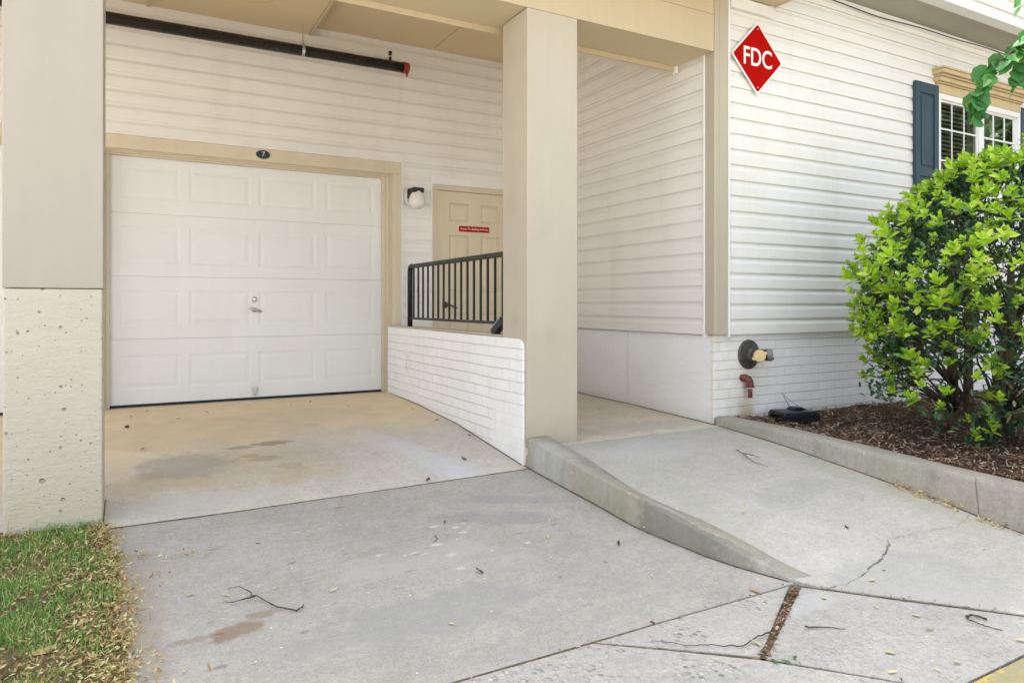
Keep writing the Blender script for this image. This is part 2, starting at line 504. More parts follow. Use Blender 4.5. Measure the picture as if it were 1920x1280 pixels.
M['asphalt'] = t_simple("lot_concrete", lambda t: t.end(t.vary(t.vary((.44, .42, .38), t.noise(.6, 5), .12), t.noise(150, 2), .25), .9, t.bump(t.noise(120, 3), .5), .3))
M['soil'] = t_simple("mulch_soil", lambda t: t.end(t.ramp(t.noise(38, 6, .7), [(.3, (.03, .019, .012)), (.55, (.10, .062, .04)), (.75, (.2, .13, .085))]), .95, t.bump(t.noise(45, 5, .75), 1, .02), .15))
M['chip'] = t_simple("mulch_chip", lambda t: t.end(t.ramp(t.rand(), [(0, (.06, .036, .023)), (.35, (.14, .085, .055)), (.65, (.24, .155, .10)), (.88, (.36, .255, .18)), (1, (.55, .45, .34))]), .9, None, .15))
M['turf_soil'] = t_simple("turf_soil", lambda t: t.end(t.ramp(t.noise(22, 6, .7), [(.3, (.07, .055, .03)), (.5, (.17, .14, .07)), (.7, (.33, .26, .14))]), .95, t.bump(t.noise(45, 5, .75), 1, .02), .15))


def t_leaf(name, stops, trans=.25, rough=.45, spec=.4, noise_amt=.1):
    t = NT(name)
    c = t.ramp(t.rand(), stops)
    c = t.vary(c, t.noise(30, 2), noise_amt)
    t.end(c, rough, None, spec)
    if trans:
        tr = t.n("ShaderNodeBsdfTranslucent"); t.put(tr.inputs[0], c)
        mx = t.n("ShaderNodeMixShader"); mx.inputs[0].default_value = trans
        t.L(t.b.outputs[0], mx.inputs[1]); t.L(tr.outputs[0], mx.inputs[2]); t.L(mx.outputs[0], t.out.inputs[0])
    return t.m


M['leaf_dark'] = t_leaf("old_shrub_leaf", [(0, (.016, .045, .022)), (.5, (.03, .08, .036)), (.8, (.05, .12, .045)), (.95, (.10, .20, .06)), (1, (.20, .13, .06))], .12, .3, .5)
M['leaf_new'] = t_leaf("new_shrub_leaf", [(0, (.13, .30, .03)), (.2, (.26, .48, .03)), (.55, (.38, .60, .03)), (.85, (.48, .66, .045)), (1, (.58, .70, .12))], .35, .4, .4)
M['leaf_tree'] = t_leaf("tree_leaf", [(0, (.05, .17, .04)), (.5, (.07, .23, .055)), (.85, (.10, .28, .06)), (1, (.22, .38, .05))], .35, .45, .4)
M['leaf_far'] = t_leaf("far_tree_leaf", [(0, (.02, .045, .012)), (1, (.06, .11, .03))], .2, .5, .4)
M['grass'] = t_leaf("grass_blade", [(0, (.10, .24, .045)), (.4, (.17, .37, .07)), (.7, (.27, .46, .11)), (.87, (.43, .50, .17)), (1, (.66, .57, .30))], .3, .5, .3)
M['litter'] = t_leaf("dry_leaf", [(0, (.20, .12, .06)), (.15, (.42, .25, .11)), (.45, (.62, .46, .20)), (.8, (.68, .60, .31)), (1, (.56, .60, .27))], .2, .6, .25)
M['leaf_brown'] = t_leaf("brown_leaf", [(0, (.05, .035, .022)), (1, (.13, .08, .045))], .0, .7, .2)
M['leaf_orange'] = t_leaf("orange_leaf", [(0, (.50, .22, .10)), (1, (.55, .26, .12))], .1, .6, .25)
M['leaf_pale'] = t_leaf("pale_leaf", [(0, (.45, .40, .2)), (1, (.60, .56, .33))], .1, .6, .25)
M['bark'] = t_simple("bark", lambda t: t.end(t.ramp(t.noise(1., 6, .7, t.scaled((45, 45, 12))), [(.3, (.05, .038, .026)), (.6, (.14, .105, .07)), (.8, (.24, .19, .13))]), .9, t.bump(t.noise(1., 5, .7, t.scaled((60, 60, 14))), .8, .01), .15))
M['twig'] = t_simple("twig_bark", lambda t: t.end(t.vary((.085, .066, .05), t.noise(60, 3), .5), .85, None, .15))
M['red'] = painted("red_sign_face", (.40, .003, .001), .9, .04, spec=.08)
M['signwhite'] = painted("white_sign_paint", (.82, .81, .78), .4, .02)
M['redcap'] = painted("red_pipe_cap", (.27, .035, .02), .4, .1)
M['pipe'] = painted("black_pipe_paint", (.022, .018, .016), .28, .04)
M['zinc'] = t_simple("zinc", lambda t: t.end((.55, .55, .54), t.mr(t.noise(30, 3), .3, .7, .3, .5), None, .5, Metallic=.9))
M['bronze'] = t_simple("weathered_bronze", lambda t: t.end(t.vary((.085, .08, .07), t.noise(25, 4), .3), .5, t.bump(t.noise(60, 3), .15), .5, Metallic=.35))
M['brass'] = t_simple("brass_cap", lambda t: t.end(t.vary((.62, .48, .25), t.noise(30, 4), .1), .5, t.bump(t.noise(60, 3), .1), .4))
M['grey_cap'] = t_simple("grey_cap", lambda t: t.end(t.vary((.22, .205, .19), t.noise(30, 4), .2), .5, None, .4, Metallic=.3))
M['rust'] = t_simple("rusty_red_iron", lambda t: t.end(t.mix(t.mr(t.noise(40, 4), .4, .6), (.12, .028, .03), (.19, .07, .05)), .65, t.bump(t.noise(80, 4), .3), .3))
M['globe'] = t_simple("milk_glass", lambda t: t.end((.72, .70, .63), .12, None, .5, Subsurface_Weight=.3))
M['plaque'] = painted("dark_green_plaque", (.018, .03, .028), .4, .05)
M['plaque_text'] = painted("pale_numeral", (.6, .58, .5), .4, .02)
M['silver'] = t_simple("worn_nickel", lambda t: t.end((.5, .48, .44), .35, None, .5, Metallic=.95))
M['plastic'] = painted("black_plastic", (.012, .014, .017), .35, .15)
M['plastic_grey'] = painted("grey_plastic", (.24, .25, .25), .4, .1)
M['cable'] = painted("dark_cable", (.05, .048, .045), .5, .1)
M['head'] = painted("gold_tan_moulding", (.52, .40, .22), .5, .06)
M['overhang'] = painted("grey_tan_soffit", (.36, .335, .265), .55, .03)
M['blind'] = painted("olive_blind", (.34, .31, .20), .6, .1)
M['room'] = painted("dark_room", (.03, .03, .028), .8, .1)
M['crack'] = painted("crack_shade", (.16, .145, .12), .9, .2)
M['dark'] = painted("dark_gap", (.02, .018, .015), .9, .1)


def t_glass():
    t = NT("window_glass")
    gl = t.n("ShaderNodeBsdfGlossy"); gl.inputs["Roughness"].default_value = .015; gl.inputs["Color"].default_value = (.95, .97, 1, 1)
    tr = t.n("ShaderNodeBsdfTransparent"); tr.inputs[0].default_value = (.85, .88, .86, 1)
    fr = t.n("ShaderNodeFresnel"); fr.inputs[0].default_value = 1.65
    f = t.mr(fr.outputs[0], 0, 1, .05, 1, False)
    mx = t.n("ShaderNodeMixShader"); t.L(f, mx.inputs[0]); t.L(tr.outputs[0], mx.inputs[1]); t.L(gl.outputs[0], mx.inputs[2])
    t.L(mx.outputs[0], t.out.inputs[0])
    return t.m


M['glass'] = t_glass()

# ---------------------------------------------------------------- ground heights
DT = sorted([(6.75, 0), (6.5, 0), (5.8, -.012), (4.95, -.055), (4.3, -.125), (3.85, -.176), (3.4, -.206), (3.19, -.218), (3.0, -.231), (2.83, -.247), (2.64, -.263), (2.4, -.282), (2.2, -.295), (2.0, -.306), (0, -.335), (-3, -.36)])
RT = sorted([(6.7, -.01), (5, -.022), (3.87, -.052), (3.4, -.082), (3.15, -.105), (2.75, -.15), (2.24, -.205), (2.07, -.235), (1.8, -.275), (1.4, -.316), (0, -.335), (-3, -.36)])


def ip(y, T): return float(np.interp(y, [a for a, b in T], [b for a, b in T]))


# the slab is a little lower on the lawn side
DL = sorted([(6.75, 0), (6.5, 0), (5.8, -.012), (4.95, -.06), (4.3, -.135), (3.85, -.197), (3.4, -.25), (3.0, -.28), (2.6, -.297), (2.0, -.31), (0, -.335), (-3, -.36)])


def DZ(x, y):
    f = max(0., min(1., (x - .5) / 1.74))
    return ip(y, DL) * (1 - f) + ip(y, DT) * f


def sst(a, b, v):
    t = max(0., min(1., (v - a) / (b - a))); return t * t * (3 - 2 * t)


def RZ(x, y):
    z = ip(y, RT) - .055 * (1 - sst(1.95, 2.6, y)) * max(0, (3.93 - x)) / 1.43
    return max(z, DZ(x, y) + .004)


XWT = sorted([(3.95, 2.238), (3.2, 2.237), (2.9, 2.234), (2.8, 2.238), (2.668, 2.257), (2.531, 2.288), (2.367, 2.324), (2.229, 2.368), (2.109, 2.421), (2.0, 2.464)])


def XW(y): return ip(y, XWT)


def slab(name, poly, zf, mat, step=.12, thick=.16, label=None):
    bm = bmesh.new()
    xs = [p[0] for p in poly]; ys = [p[1] for p in poly]
    nx = max(1, int((max(xs) - min(xs)) / step)); ny = max(1, int((max(ys) - min(ys)) / step))
    gx = np.linspace(min(xs), max(xs), nx + 1); gy = np.linspace(min(ys), max(ys), ny + 1)
    vv = [[bm.verts.new((a, b, 0)) for b in gy] for a in gx]
    for i in range(nx):
        for j in range(ny): bm.faces.new((vv[i][j], vv[i + 1][j], vv[i + 1][j + 1], vv[i][j + 1]))
    area = sum(poly[i][0] * poly[(i + 1) % len(poly)][1] - poly[(i + 1) % len(poly)][0] * poly[i][1] for i in range(len(poly)))
    if area < 0: poly = poly[::-1]
    for i in range(len(poly)):
        a = Vector((*poly[i], 0)); b = Vector((*poly[(i + 1) % len(poly)], 0)); d = (b - a).normalized()
        bmesh.ops.bisect_plane(bm, geom=bm.verts[:] + bm.edges[:] + bm.faces[:], plane_co=a, plane_no=Vector((d.y, -d.x, 0)), clear_outer=True)
    be = [e for e in bm.edges if e.is_boundary]
    for v in bm.verts: v.co.z = zf(v.co.x, v.co.y) + .0025 * (mnoise.noise(Vector((v.co.x * 2.3, v.co.y * 2.3, 0))))
    r = bmesh.ops.extrude_edge_only(bm, edges=be)
    for v in [g for g in r['geom'] if isinstance(g, bmesh.types.BMVert)]: v.co.z -= thick
    bmesh.ops.recalc_face_normals(bm, faces=bm.faces)
    me = bpy.data.meshes.new(name); bm.to_mesh(me); bm.free(); me.materials.append(mat)
    o = bpy.data.objects.new(name, me); COL.objects.link(o)
    bv = o.modifiers.new("bevel", 'BEVEL'); bv.width = .006; bv.segments = 2; bv.limit_method = 'ANGLE'; bv.angle_limit = R(50)
    return tag(o, label, kind='structure')


def ground_strip(name, pts, w, zf, dz, mat, label=None):
    """a narrow band of debris lying in a joint"""
    m = MB(); vs = []; P = []
    for a, b in zip(pts[:-1], pts[1:]):
        n = max(2, int(math.dist(a, b) / .05))
        P += [(a[0] + (b[0] - a[0]) * i / n, a[1] + (b[1] - a[1]) * i / n) for i in range(n)]
    P.append(pts[-1])
    for i, p in enumerate(P):
        q = P[min(i + 1, len(P) - 1)]; o = P[max(i - 1, 0)]
        dx, dy = q[0] - o[0], q[1] - o[1]; l = math.hypot(dx, dy); nx, ny = -dy / l, dx / l
        for s_ in (-1, 1):
            k = w * (.5 + .12 * mnoise.noise(Vector((p[0] * 9, p[1] * 9, s_))))
            x, y = p[0] + nx * k * s_, p[1] + ny * k * s_
            vs.append((x, y, zf(x, y) + dz))
    m.add(vs, [(2 * i, 2 * i + 1, 2 * i + 3, 2 * i + 2) for i in range(len(P) - 1)])
    return tag(m.build(name, mat), label, kind='structure')


g = .006
MB().add([(-600, -600, -.52), (600, -600, -.52), (600, 600, -.52), (-600, 600, -.52)], [(0, 1, 2, 3)]).build("ground", M['asphalt'])["kind"] = 'structure'
slab("driveway", [(-.9, 3.845 + g), (2.6, 3.845 + g), (2.6, 6.62), (-.9, 6.62)], DZ, M['slab_back'])
slab("driveway", [(.0 - .35, 2.0 + g), (2.5, 2.0 + g), (2.5, 3.845 - g), (-.35, 3.845 - g)], DZ, M['slab_drive'])
slab("driveway", [(-3.6, 3.845 + g), (-.9 - g, 3.845 + g), (-.9 - g, 6.62), (-3.6, 6.62)], DZ, M['slab_back'])
slab("threshold", [(-.3, 6.62 + g), (2.3, 6.62 + g), (2.3, 7.0), (-.3, 7.0)], lambda x, y: -.004, M['slab_passage'], .3)
slab("threshold", [(-3.2, 6.62 + g), (-.6, 6.62 + g), (-.6, 7.0), (-3.2, 7.0)], lambda x, y: -.004, M['slab_passage'], .3)
slab("passage_floor", [(2.24, 3.865 + g), (3.95, 3.865 + g), (3.95, 6.62), (2.24, 6.62)], RZ, M['slab_passage'])
J0, J1 = (2.46, 1.985), (3.0, 1.385)
dj = Vector((J1[0] - J0[0], J1[1] - J0[1])).normalized()
far = (3.94, J0[1] + (3.94 - J0[0]) * dj.y / dj.x)
slab("walkway", [(2.36, 3.865 - g), (2.36, 2.30), (2.49, 1.985), (2.51, J0[1] + .05 * dj.y / dj.x), far, (3.94, 3.865 - g)], RZ, M['slab_walk'], .1)
# pavement slabs in front
GA, GB = (2.45, 1.97), (1.86, 1.625)
slab("pavement", [(1.435, 1.992), (2.418, 1.992), (1.862, 1.652)], DZ, M['slab_apron'], .1)
slab("pavement", [(2.462, 1.963), (2.99, 1.375), (2.99, 1.24), (2.22, 1.232), (1.872, 1.632)], DZ, M['slab_mid'], .1)
slab("pavement", [(-2, 1.992), (1.415, 1.992), (1.85, 1.632), (2.205, 1.235), (2.21, -4), (-2, -4)], DZ, M['slab_apron'], .15)
slab("kerb", [(2.225, 1.222), (3.6, 1.23), (3.6, .9), (2.3, .9)], DZ, M['yellow'], .1, .2)
for pts, w, zf in (([(2.44, 1.978), (2.16, 1.808), (1.867, 1.64)], .036, DZ), ([(1.865, 1.63), (2.21, 1.235)], .016, DZ), ([(1.86, 1.645), (1.42, 1.998)], .016, DZ), ([(2.45, 1.99), (1.5, 1.998), (-.35, 1.998)], .02, DZ), ([(2.455, 1.968), (2.993, 1.377)], .011, lambda x, y: DZ(x, y) + .0060)):
    ground_strip("joint_debris", pts, w, zf, -.004, M['turf_soil'])
ground_strip("joint_debris", [(-.2, 3.845), (2.24, 3.845)], .016, DZ, -.0015, M['turf_soil'])
ground_strip("joint_debris", [(2.4, 3.865), (3.93, 3.865)], .016, RZ, -.006, M['turf_soil'])

ground_strip("joint_debris", [(2.220, 6.55), (2.220, 3.92)], .012, DZ, .003, M['turf_soil'])
ground_strip("joint_debris", [(2.231, 3.9), (2.230, 3.2), (2.231, 2.8), (2.250, 2.668), (2.281, 2.531), (2.317, 2.367), (2.361, 2.229), (2.414, 2.109), (2.452, 2.02)], .010, DZ, .003, M['turf_soil'])
ground_strip("joint_debris", [(3.925, 6.5), (3.925, 3.9)], .016, RZ, .003, M['turf_soil'])
ground_strip("joint_debris", [(-.123, 4.2), (-.123, 3.87)], .010, DZ, .003, M['turf_soil'])
ground_strip("joint_debris", [(3.915, 3.85), (3.915, 1.0)], .012, RZ, .003, M['turf_soil'])

# the wedge shaped kerb beside the driveway
TT = sorted([(3.906, .016), (3.715, -.002), (3.538, -.028), (3.31, -.049), (3.165, -.066), (2.941, -.082), (2.787, -.098), (2.66, -.122), (2.556, -.147), (2.459, -.166), (2.341, -.192), (2.238, -.222), (2.113, -.259), (2.0, -.302)])
m = MB(); vs = []
ys = np.linspace(3.895, 2.0, 40)
for y in ys:
    xw = XW(y); T = ip(y, TT); bl = sst(3.0, 3.5, y)
    xi = xw + .165 - .04 * (1 - sst(2.0, 2.4, y)); zi = bl * T + (1 - bl) * (RZ(xi, y) + .003)
    j = .005 * mnoise.noise(Vector((y * 6, 1, 2)))
    T = max(T, DZ(xw, y) + .002)
    e = min(.012, .35 * (T - DZ(xw, y)))
    row = [(xw + j * .5, DZ(xw, y) - .03), (xw + .004 + j, T - e), (xw + .004 + e * .35 + j, T - e * .3), (xw + .008 + e + j, T), (xi - .015, zi), (xi, zi - .008 - .01 * bl), (xi + .012, RZ(xi, y) - .03)]
    vs += [(a, y, b) for a, b in row]
n = 7
fs = [(i * n + k, i * n + k + 1, (i + 1) * n + k + 1, (i + 1) * n + k) for i in range(len(ys) - 1) for k in range(n - 1)]
fs += [tuple(range(n)), tuple((len(ys) - 1) * n + k for k in range(n))]
tag(m.add(vs, fs).build("kerb", M['kerb'], smooth=True), kind='structure')

# kerb along the planting bed
KT = sorted([(3.92, .012), (3.37, .012), (2.75, -.01), (2.24, -.034), (1.8, -.047), (0, -.06), (-3, -.07)])
m = MB(); vs = []
ys = [3.92 - .03 * i for i in range(60)] + [2.12, 1.9, 1.6, 1.2, .6, -.5, -2]
ys = sorted(set(ys), reverse=True)
for y in ys:
    T = ip(y, KT); xo = 3.925 + .004 * mnoise.noise(Vector((y * 3, 0, 5)))
    crack = .014 if abs(y - 2.03) < .01 else 0
    row = [(xo - .008, -.5), (xo - .004 + crack, T - .03), (xo + .006 + crack, T - .009 - crack), (xo + .03, T - crack), (xo + .14, T - .002 - crack), (xo + .16, T - .012), (xo + .165, -.5)]
    vs += [(a, y, b) for a, b in row]
n = 7
fs = [(i * n + k, i * n + k + 1, (i + 1) * n + k + 1, (i + 1) * n + k) for i in range(len(ys) - 1) for k in range(n - 1)]
fs += [tuple(range(n))]
tag(m.add(vs, fs).build("kerb", M['kerb'], smooth=True), kind='structure')


# cracks: thin dark seams lying in the concrete
def crack(pts, zf, w, seed):
    r_ = random.Random(seed); P = []
    for a, b in zip(pts[:-1], pts[1:]):
        n_ = max(2, int(math.dist(a, b) / .02))
        P += [(a[0] + (b[0] - a[0]) * i / n_ + r_.uniform(-.006, .006), a[1] + (b[1] - a[1]) * i / n_ + r_.uniform(-.006, .006)) for i in range(n_)]
    P.append(pts[-1]); m_ = MB(); v_ = []
    for i, p in enumerate(P):
        q = P[min(i + 1, len(P) - 1)]; o = P[max(i - 1, 0)]; dx, dy = q[0] - o[0], q[1] - o[1]; l = math.hypot(dx, dy) + 1e-6
        k = w * r_.uniform(.15, 1.0) * (.4 if i in (0, len(P) - 1) else 1)
        for s_ in (-1, 1):
            x, y = p[0] - dy / l * k * s_ * .5, p[1] + dx / l * k * s_ * .5
            v_.append((x, y, zf(x, y) + .0042))
    m_.add(v_, [(2 * i, 2 * i + 1, 2 * i + 3, 2 * i + 2) for i in range(len(P) - 1)])
    return tag(m_.build("crack", M['crack']), kind='structure')


crack([(3.2, 2.06), (3.16, 2.03), (3.02, 1.97), (2.86, 1.93), (2.74, 1.90)], RZ, .0075, 3)
crack([(2.74, 1.90), (2.62, 1.885), (2.5, 1.90)], RZ, .0035, 4)
crack([(3.9, 2.05), (3.66, 2.0), (3.4, 2.05), (3.2, 2.06)], RZ, .0025, 5)
m = MB()
kp = []
for i in range(14):
    z = -.235 + .2 * i / 13; kp.append((3.9205 + (.006 if i > 11 else 0), 2.03 + .012 * mnoise.noise(Vector((0, 3, z * 30))) + .02 * (i / 13 - .5), z))
mv = []
for i, p in enumerate(kp):
    k = .0016 + .002 * abs(mnoise.noise(Vector((1, 2, p[2] * 40))))
    mv += [(p[0] - .006, p[1] - k, p[2]), (p[0] - .006, p[1] + k, p[2])]
m.add(mv, [(2 * i, 2 * i + 1, 2 * i + 3, 2 * i + 2) for i in range(13)])
tag(m.build("crack", M['crack']), kind='structure')

# planting bed and lawn soil
def bed_z(x, y):
    return -.035 + .035 * mnoise.noise(Vector((x * 1.6, y * 1.6, 3))) + .012 * mnoise.noise(Vector((x * 6, y * 6, 1))) + .035 * sst(3.45, 3.85, y) * mnoise.noise(Vector((x * 2.4, 0, 9))) - .03 * sst(2.2, 1.2, y)


def grid(name, x0, x1, y0, y1, nx, ny, zf, mat, label=None):
    m_ = MB(); v_ = [(x0 + (x1 - x0) * i / nx, y0 + (y1 - y0) * j / ny) for i in range(nx + 1) for j in range(ny + 1)]
    m_.add([(a, b, zf(a, b)) for a, b in v_], [(i * (ny + 1) + j, (i + 1) * (ny + 1) + j, (i + 1) * (ny + 1) + j + 1, i * (ny + 1) + j + 1) for i in range(nx) for j in range(ny)])
    return tag(m_.build(name, mat, smooth=True), label, kind='structure')


grid("planting_bed", 4.08, 11, -3, 3.925, 90, 90, bed_z, M['soil'])


def turf_z(x, y): return DZ(x, y) + .012 + .015 * mnoise.noise(Vector((x * 3, y * 3, 0))) - .02 * sst(-.12, .03, x)


def edge_x(y): return ip(y, sorted([(3.9, -.10), (3.7, -.07), (3.48, -.04), (3.1, .0), (2.83, .015), (2.47, .0), (1.9, -.02)]))


m = MB(); vs = []
NY, NX = 40, 30
for j in range(NY + 1):
    y = 1.995 + (3.93 - 1.995) * j / NY
    xe = edge_x(y) + .012 * mnoise.noise(Vector((0, y * 9, 4)))
    for i in range(NX + 1):
        x = -3 + (xe + 3) * (i / NX) ** .6
        vs.append((x, y, turf_z(x, y) if i < NX else DZ(x, y) - .004))
m.add(vs, [(j * (NX + 1) + i, j * (NX + 1) + i + 1, (j + 1) * (NX + 1) + i + 1, (j + 1) * (NX + 1) + i) for j in range(NY) for i in range(NX)])
tag(m.build("lawn", M['turf_soil'], smooth=True), kind='structure')

# ---------------------------------------------------------------- the building
B = empty("apartment_building", (1.2, 6.6, 0), "pale apartment building with vinyl siding, tan porch beams and a single garage bay", "building")


def siding(name, axis, c, a0, a1, z0, z1, e, out=-1):
    """lapped vinyl siding with a concave scoop at the top of every course; axis = direction the courses run"""
    prof = []
    z = z0
    while z < z1 - .01:
        for o, f in ((.0, .0), (.0175, -.004), (.0190, .02), (.0175, .56), (.0160, .62), (.0100, .72), (.0058, .82), (.0040, .98)):
            prof.append((o, min(z + f * e if f >= 0 else z + f, z1)))
        z += e
    m_ = MB(); v_ = []
    n_ = max(2, int(abs(a1 - a0) / .35))
    for i in range(n_ + 1):
        a = a0 + (a1 - a0) * i / n_
        for o, zz in prof:
            w = .0012 * mnoise.noise(Vector((a * .9, zz * 3, c)))
            zj = zz + .0015 * mnoise.noise(Vector((a * .7, zz * 8, c + 4)))
            v_.append((a, c + out * (o + w), zj) if axis == 'x' else (c + out * (o + w), a, zj))
    k = len(prof)
    m_.add(v_, [(i * k + j, i * k + j + 1, (i + 1) * k + j + 1, (i + 1) * k + j) for i in range(n_) for j in range(k - 1)])
    return m_.build(name, M['vinyl'], B)


W = 6.625
# garage wall: siding above the doors, strip between the doors, strip right of the entry door
siding("garage_wall", 'x', W, -3.55, 3.95, 2.296, 3.52, .128)
siding("garage_wall", 'x', W, 2.378, 2.680, -.008, 2.2965, .128)
siding("garage_wall", 'x', W, 3.70, 3.95, -.008, 2.2965, .128)
siding("garage_wall", 'x', W, 2.680, 3.70, 2.168, 2.2965, .128)
siding("garage_wall", 'x', W, -.595, -.35, -.008, 2.2965, .128)
siding("passage_wall", 'y', 3.915, 4.0, W, .642, 3.52, .1275)
siding("front_wall", 'x', 3.915, 4.045, 6.79, .642, 3.47, .1205)
siding("front_wall", 'x', 3.915, 8.3, 11, .642, 3.47, .1205)
siding("front_wall", 'x', 3.915, 6.79, 8.3, .642, 1.60, .1205)
siding("front_wall", 'x', 3.915, 6.79, 8.3, 3.052, 3.47, .1205)
siding("upper_wall", 'x', 3.6, 4.56, 11, 3.585, 6.0, .125)
# dark sheathing behind the siding
box("sheathing", M['dark'], B, -3.56, -3.2, W + .004, W + .2, -.1, 3.7, 0)
box("sheathing", M['dark'], B, 2.31, 2.72, W + .06, W + .2, -.1, 3.7, 0)
box("sheathing", M['dark'], B, -3.55, 3.93, W + .004, W + .2, 2.3, 3.7, 0)
box("sheathing", M['dark'], B, 3.66, 3.93, W + .004, W + .2, -.1, 2.3, 0)
box("sheathing", M['dark'], B, -.62, -.335, W + .004, W + .2, -.1, 2.3, 0)
box("sheathing", M['dark'], B, 3.96, 4.0, 3.97, 6.9, .66, 3.7, 0)
box("sheathing", M['dark'], B, 3.97, 6.80, 3.925, 3.99, .66, 3.7, 0)
box("sheathing", M['dark'], B, 8.30, 11, 3.925, 3.99, .66, 3.7, 0)
box("sheathing", M['dark'], B, 6.80, 8.30, 3.925, 3.99, .66, 1.6, 0)
box("sheathing", M['dark'], B, 6.80, 8.30, 3.925, 3.99, 3.05, 3.7, 0)
# foundations
m = MB().box(3.932, 4.1, 3.937, 6.62, -.5, .632)
m.build("foundation", M['parge'], B)
MB().box(3.929, 11, 3.932, 3.97, -.6, .638).build("foundation", M['brick_x'], B, bevel=.004)
m = MB(); vs = []
for k in range(26):
    z = .06 + .56 * k / 25; y = 4.987 + .008 * mnoise.noise(Vector((0, 2, z * 14))); w_ = .0012 + .0012 * abs(mnoise.noise(Vector((4, 2, z * 30))))
    vs += [(3.9305, y - w_, z), (3.9305, y + w_, z)]
m.add(vs, [(2 * i, 2 * i + 1, 2 * i + 3, 2 * i + 2) for i in range(25)])
m.build("crack_line", M['crack'], B)

# corner post and its white channels
box("corner_post", M['postgrey'], B, 3.889, 4.031, 3.884, 3.985, .640, 3.30, .006)
box("channel", M['white'], B, 3.882, 3.93, 3.9855, 4.006, .615, 2.80, .003)
box("channel", M['white'], B, 4.0315, 4.050, 3.878, 3.93, .622, 3.42, .003)
box("corner_bead", M['postgrey'], B, 3.935, 3.943, 3.8805, 3.8835, .645, 3.2, .001)

# porch beam, fascia boards, inner lip
box("beam", M['soffit'], B, -3.55, 3.886, 3.9005, 4.299, 2.80, 3.62, 0)  # unseen left end cut short so bounced light reaches the porch
box("fascia", M['beam'], B, -3.55, 3.882, 3.884, 3.90, 2.796, 3.074, .002)
box("fascia", M['beam'], B, -3.55, 3.884, 3.887, 3.90, 3.078, 3.262, .002)
box("beam_lip", M['beam'], B, -3.55, 3.875, 4.3, 4.318, 2.762, 3.3, .002)
box("lip_end", M['white'], B, 3.86, 3.893, 4.285, 4.325, 2.745, 2.80, .002)
box("beam_edge", M['white'], B, 3.884, 3.8945, 3.99, 4.30, 2.795, 2.815, .001)
# ceiling panels
xs_ = [-3.55, -2.0, .12, 1.452]
for a, b in zip(xs_[:-1], xs_[1:]): box("ceiling_panel", M['ceiling'], B, a + .003, b - .003, 4.32, 6.60, 3.39, 3.47, .003)
box("ceiling_batten", M['beam'], B, .105, .135, 4.32, 6.60, 3.378, 3.3895, .002)
box("ceiling_batten", M['beam'], B, 1.4525, 1.475, 4.32, 6.6, 3.384, 3.46, .002)
for a, b in ((1.476, 2.70), (2.70, 3.93)): box("ceiling_panel", M['ceiling'], B, a + .0035, b - .0035, 4.32, 6.62, 3.470, 3.52, .003)
box("ceiling_backing", M['dark'], B, -3.55, 4.0, 4.3, 6.8, 3.53, 3.62, 0)
# eave over the porch, planks running outwards
for i in range(30):
    x1 = 4.525 - i * .085
    MB().box(x1 - .083, x1, 3.30, 3.875, 3.262, 3.285).build("soffit_plank", M['soffit'], B, bevel=.006)
box("eave", M['soffit'], B, -3.55, 1.975, 3.30, 3.875, 3.262, 3.285, .004)
box("eave_board", M['beam'], B, -3.55, 4.53, 3.28, 3.2985, 3.25, 3.5, .003)
box("eave_board", M['beam'], B, 4.527, 4.545, 3.30, 3.875, 3.255, 3.5, .003)
box("porch_wall", M['vinyl'], B, -3.55, 4.52, 3.32, 3.88, 3.29, 6.0, 0)
box("frieze_board", M['white'], B, 4.055, 4.52, 3.872, 3.896, 3.17, 3.258, .004)
# overhang above the front wall
box("overhang_soffit", M['overhang'], B, 4.55, 11, 3.585, 3.915, 3.50, 3.56, .003)
box("overhang_trim", M['overhang'], B, 4.55, 11, 3.552, 3.583, 3.488, 3.545, .006)
box("overhang_trim", M['overhang'], B, 4.55, 11, 3.568, 3.583, 3.547, 3.585, .004)
box("channel", M['white'], B, 4.55, 11, 3.868, 3.913, 3.452, 3.498, .004)
box("shade_roof", M['dark'], B, -3.6, 20, 3.3, 14, 6.002, 6.1, 0)  # unseen flat cap added to shade the front and keep light out
box("rear_light_block", M['vinyl'], B, -3.6, 20, 7.05, 14, -.5, 6.0, 0)  # unseen box added at the back to block sun leaking through

# columns: the middle column stands on the passage floor, the left pillar on a concrete base
col_o = MB().box(2.243, 2.633, 3.882, 4.222, -.062, 2.795).build("column", M['column'], B, bevel=.006)
pil = MB().box(-.518, -.120, 3.882, 4.222, .952, 2.795).build("pillar", M['pillar'], B, bevel=.005)
m = MB()
bmx = bmesh.new()
m.box(-.515, -.1235, 3.8845, 4.219, -.35, .9495)
base_o = m.build("pillar_base", M['pillar_base'], pil, bevel=.008)
base_o.parent = pil; base_o.location = (0, 0, 0)
bmx.free()


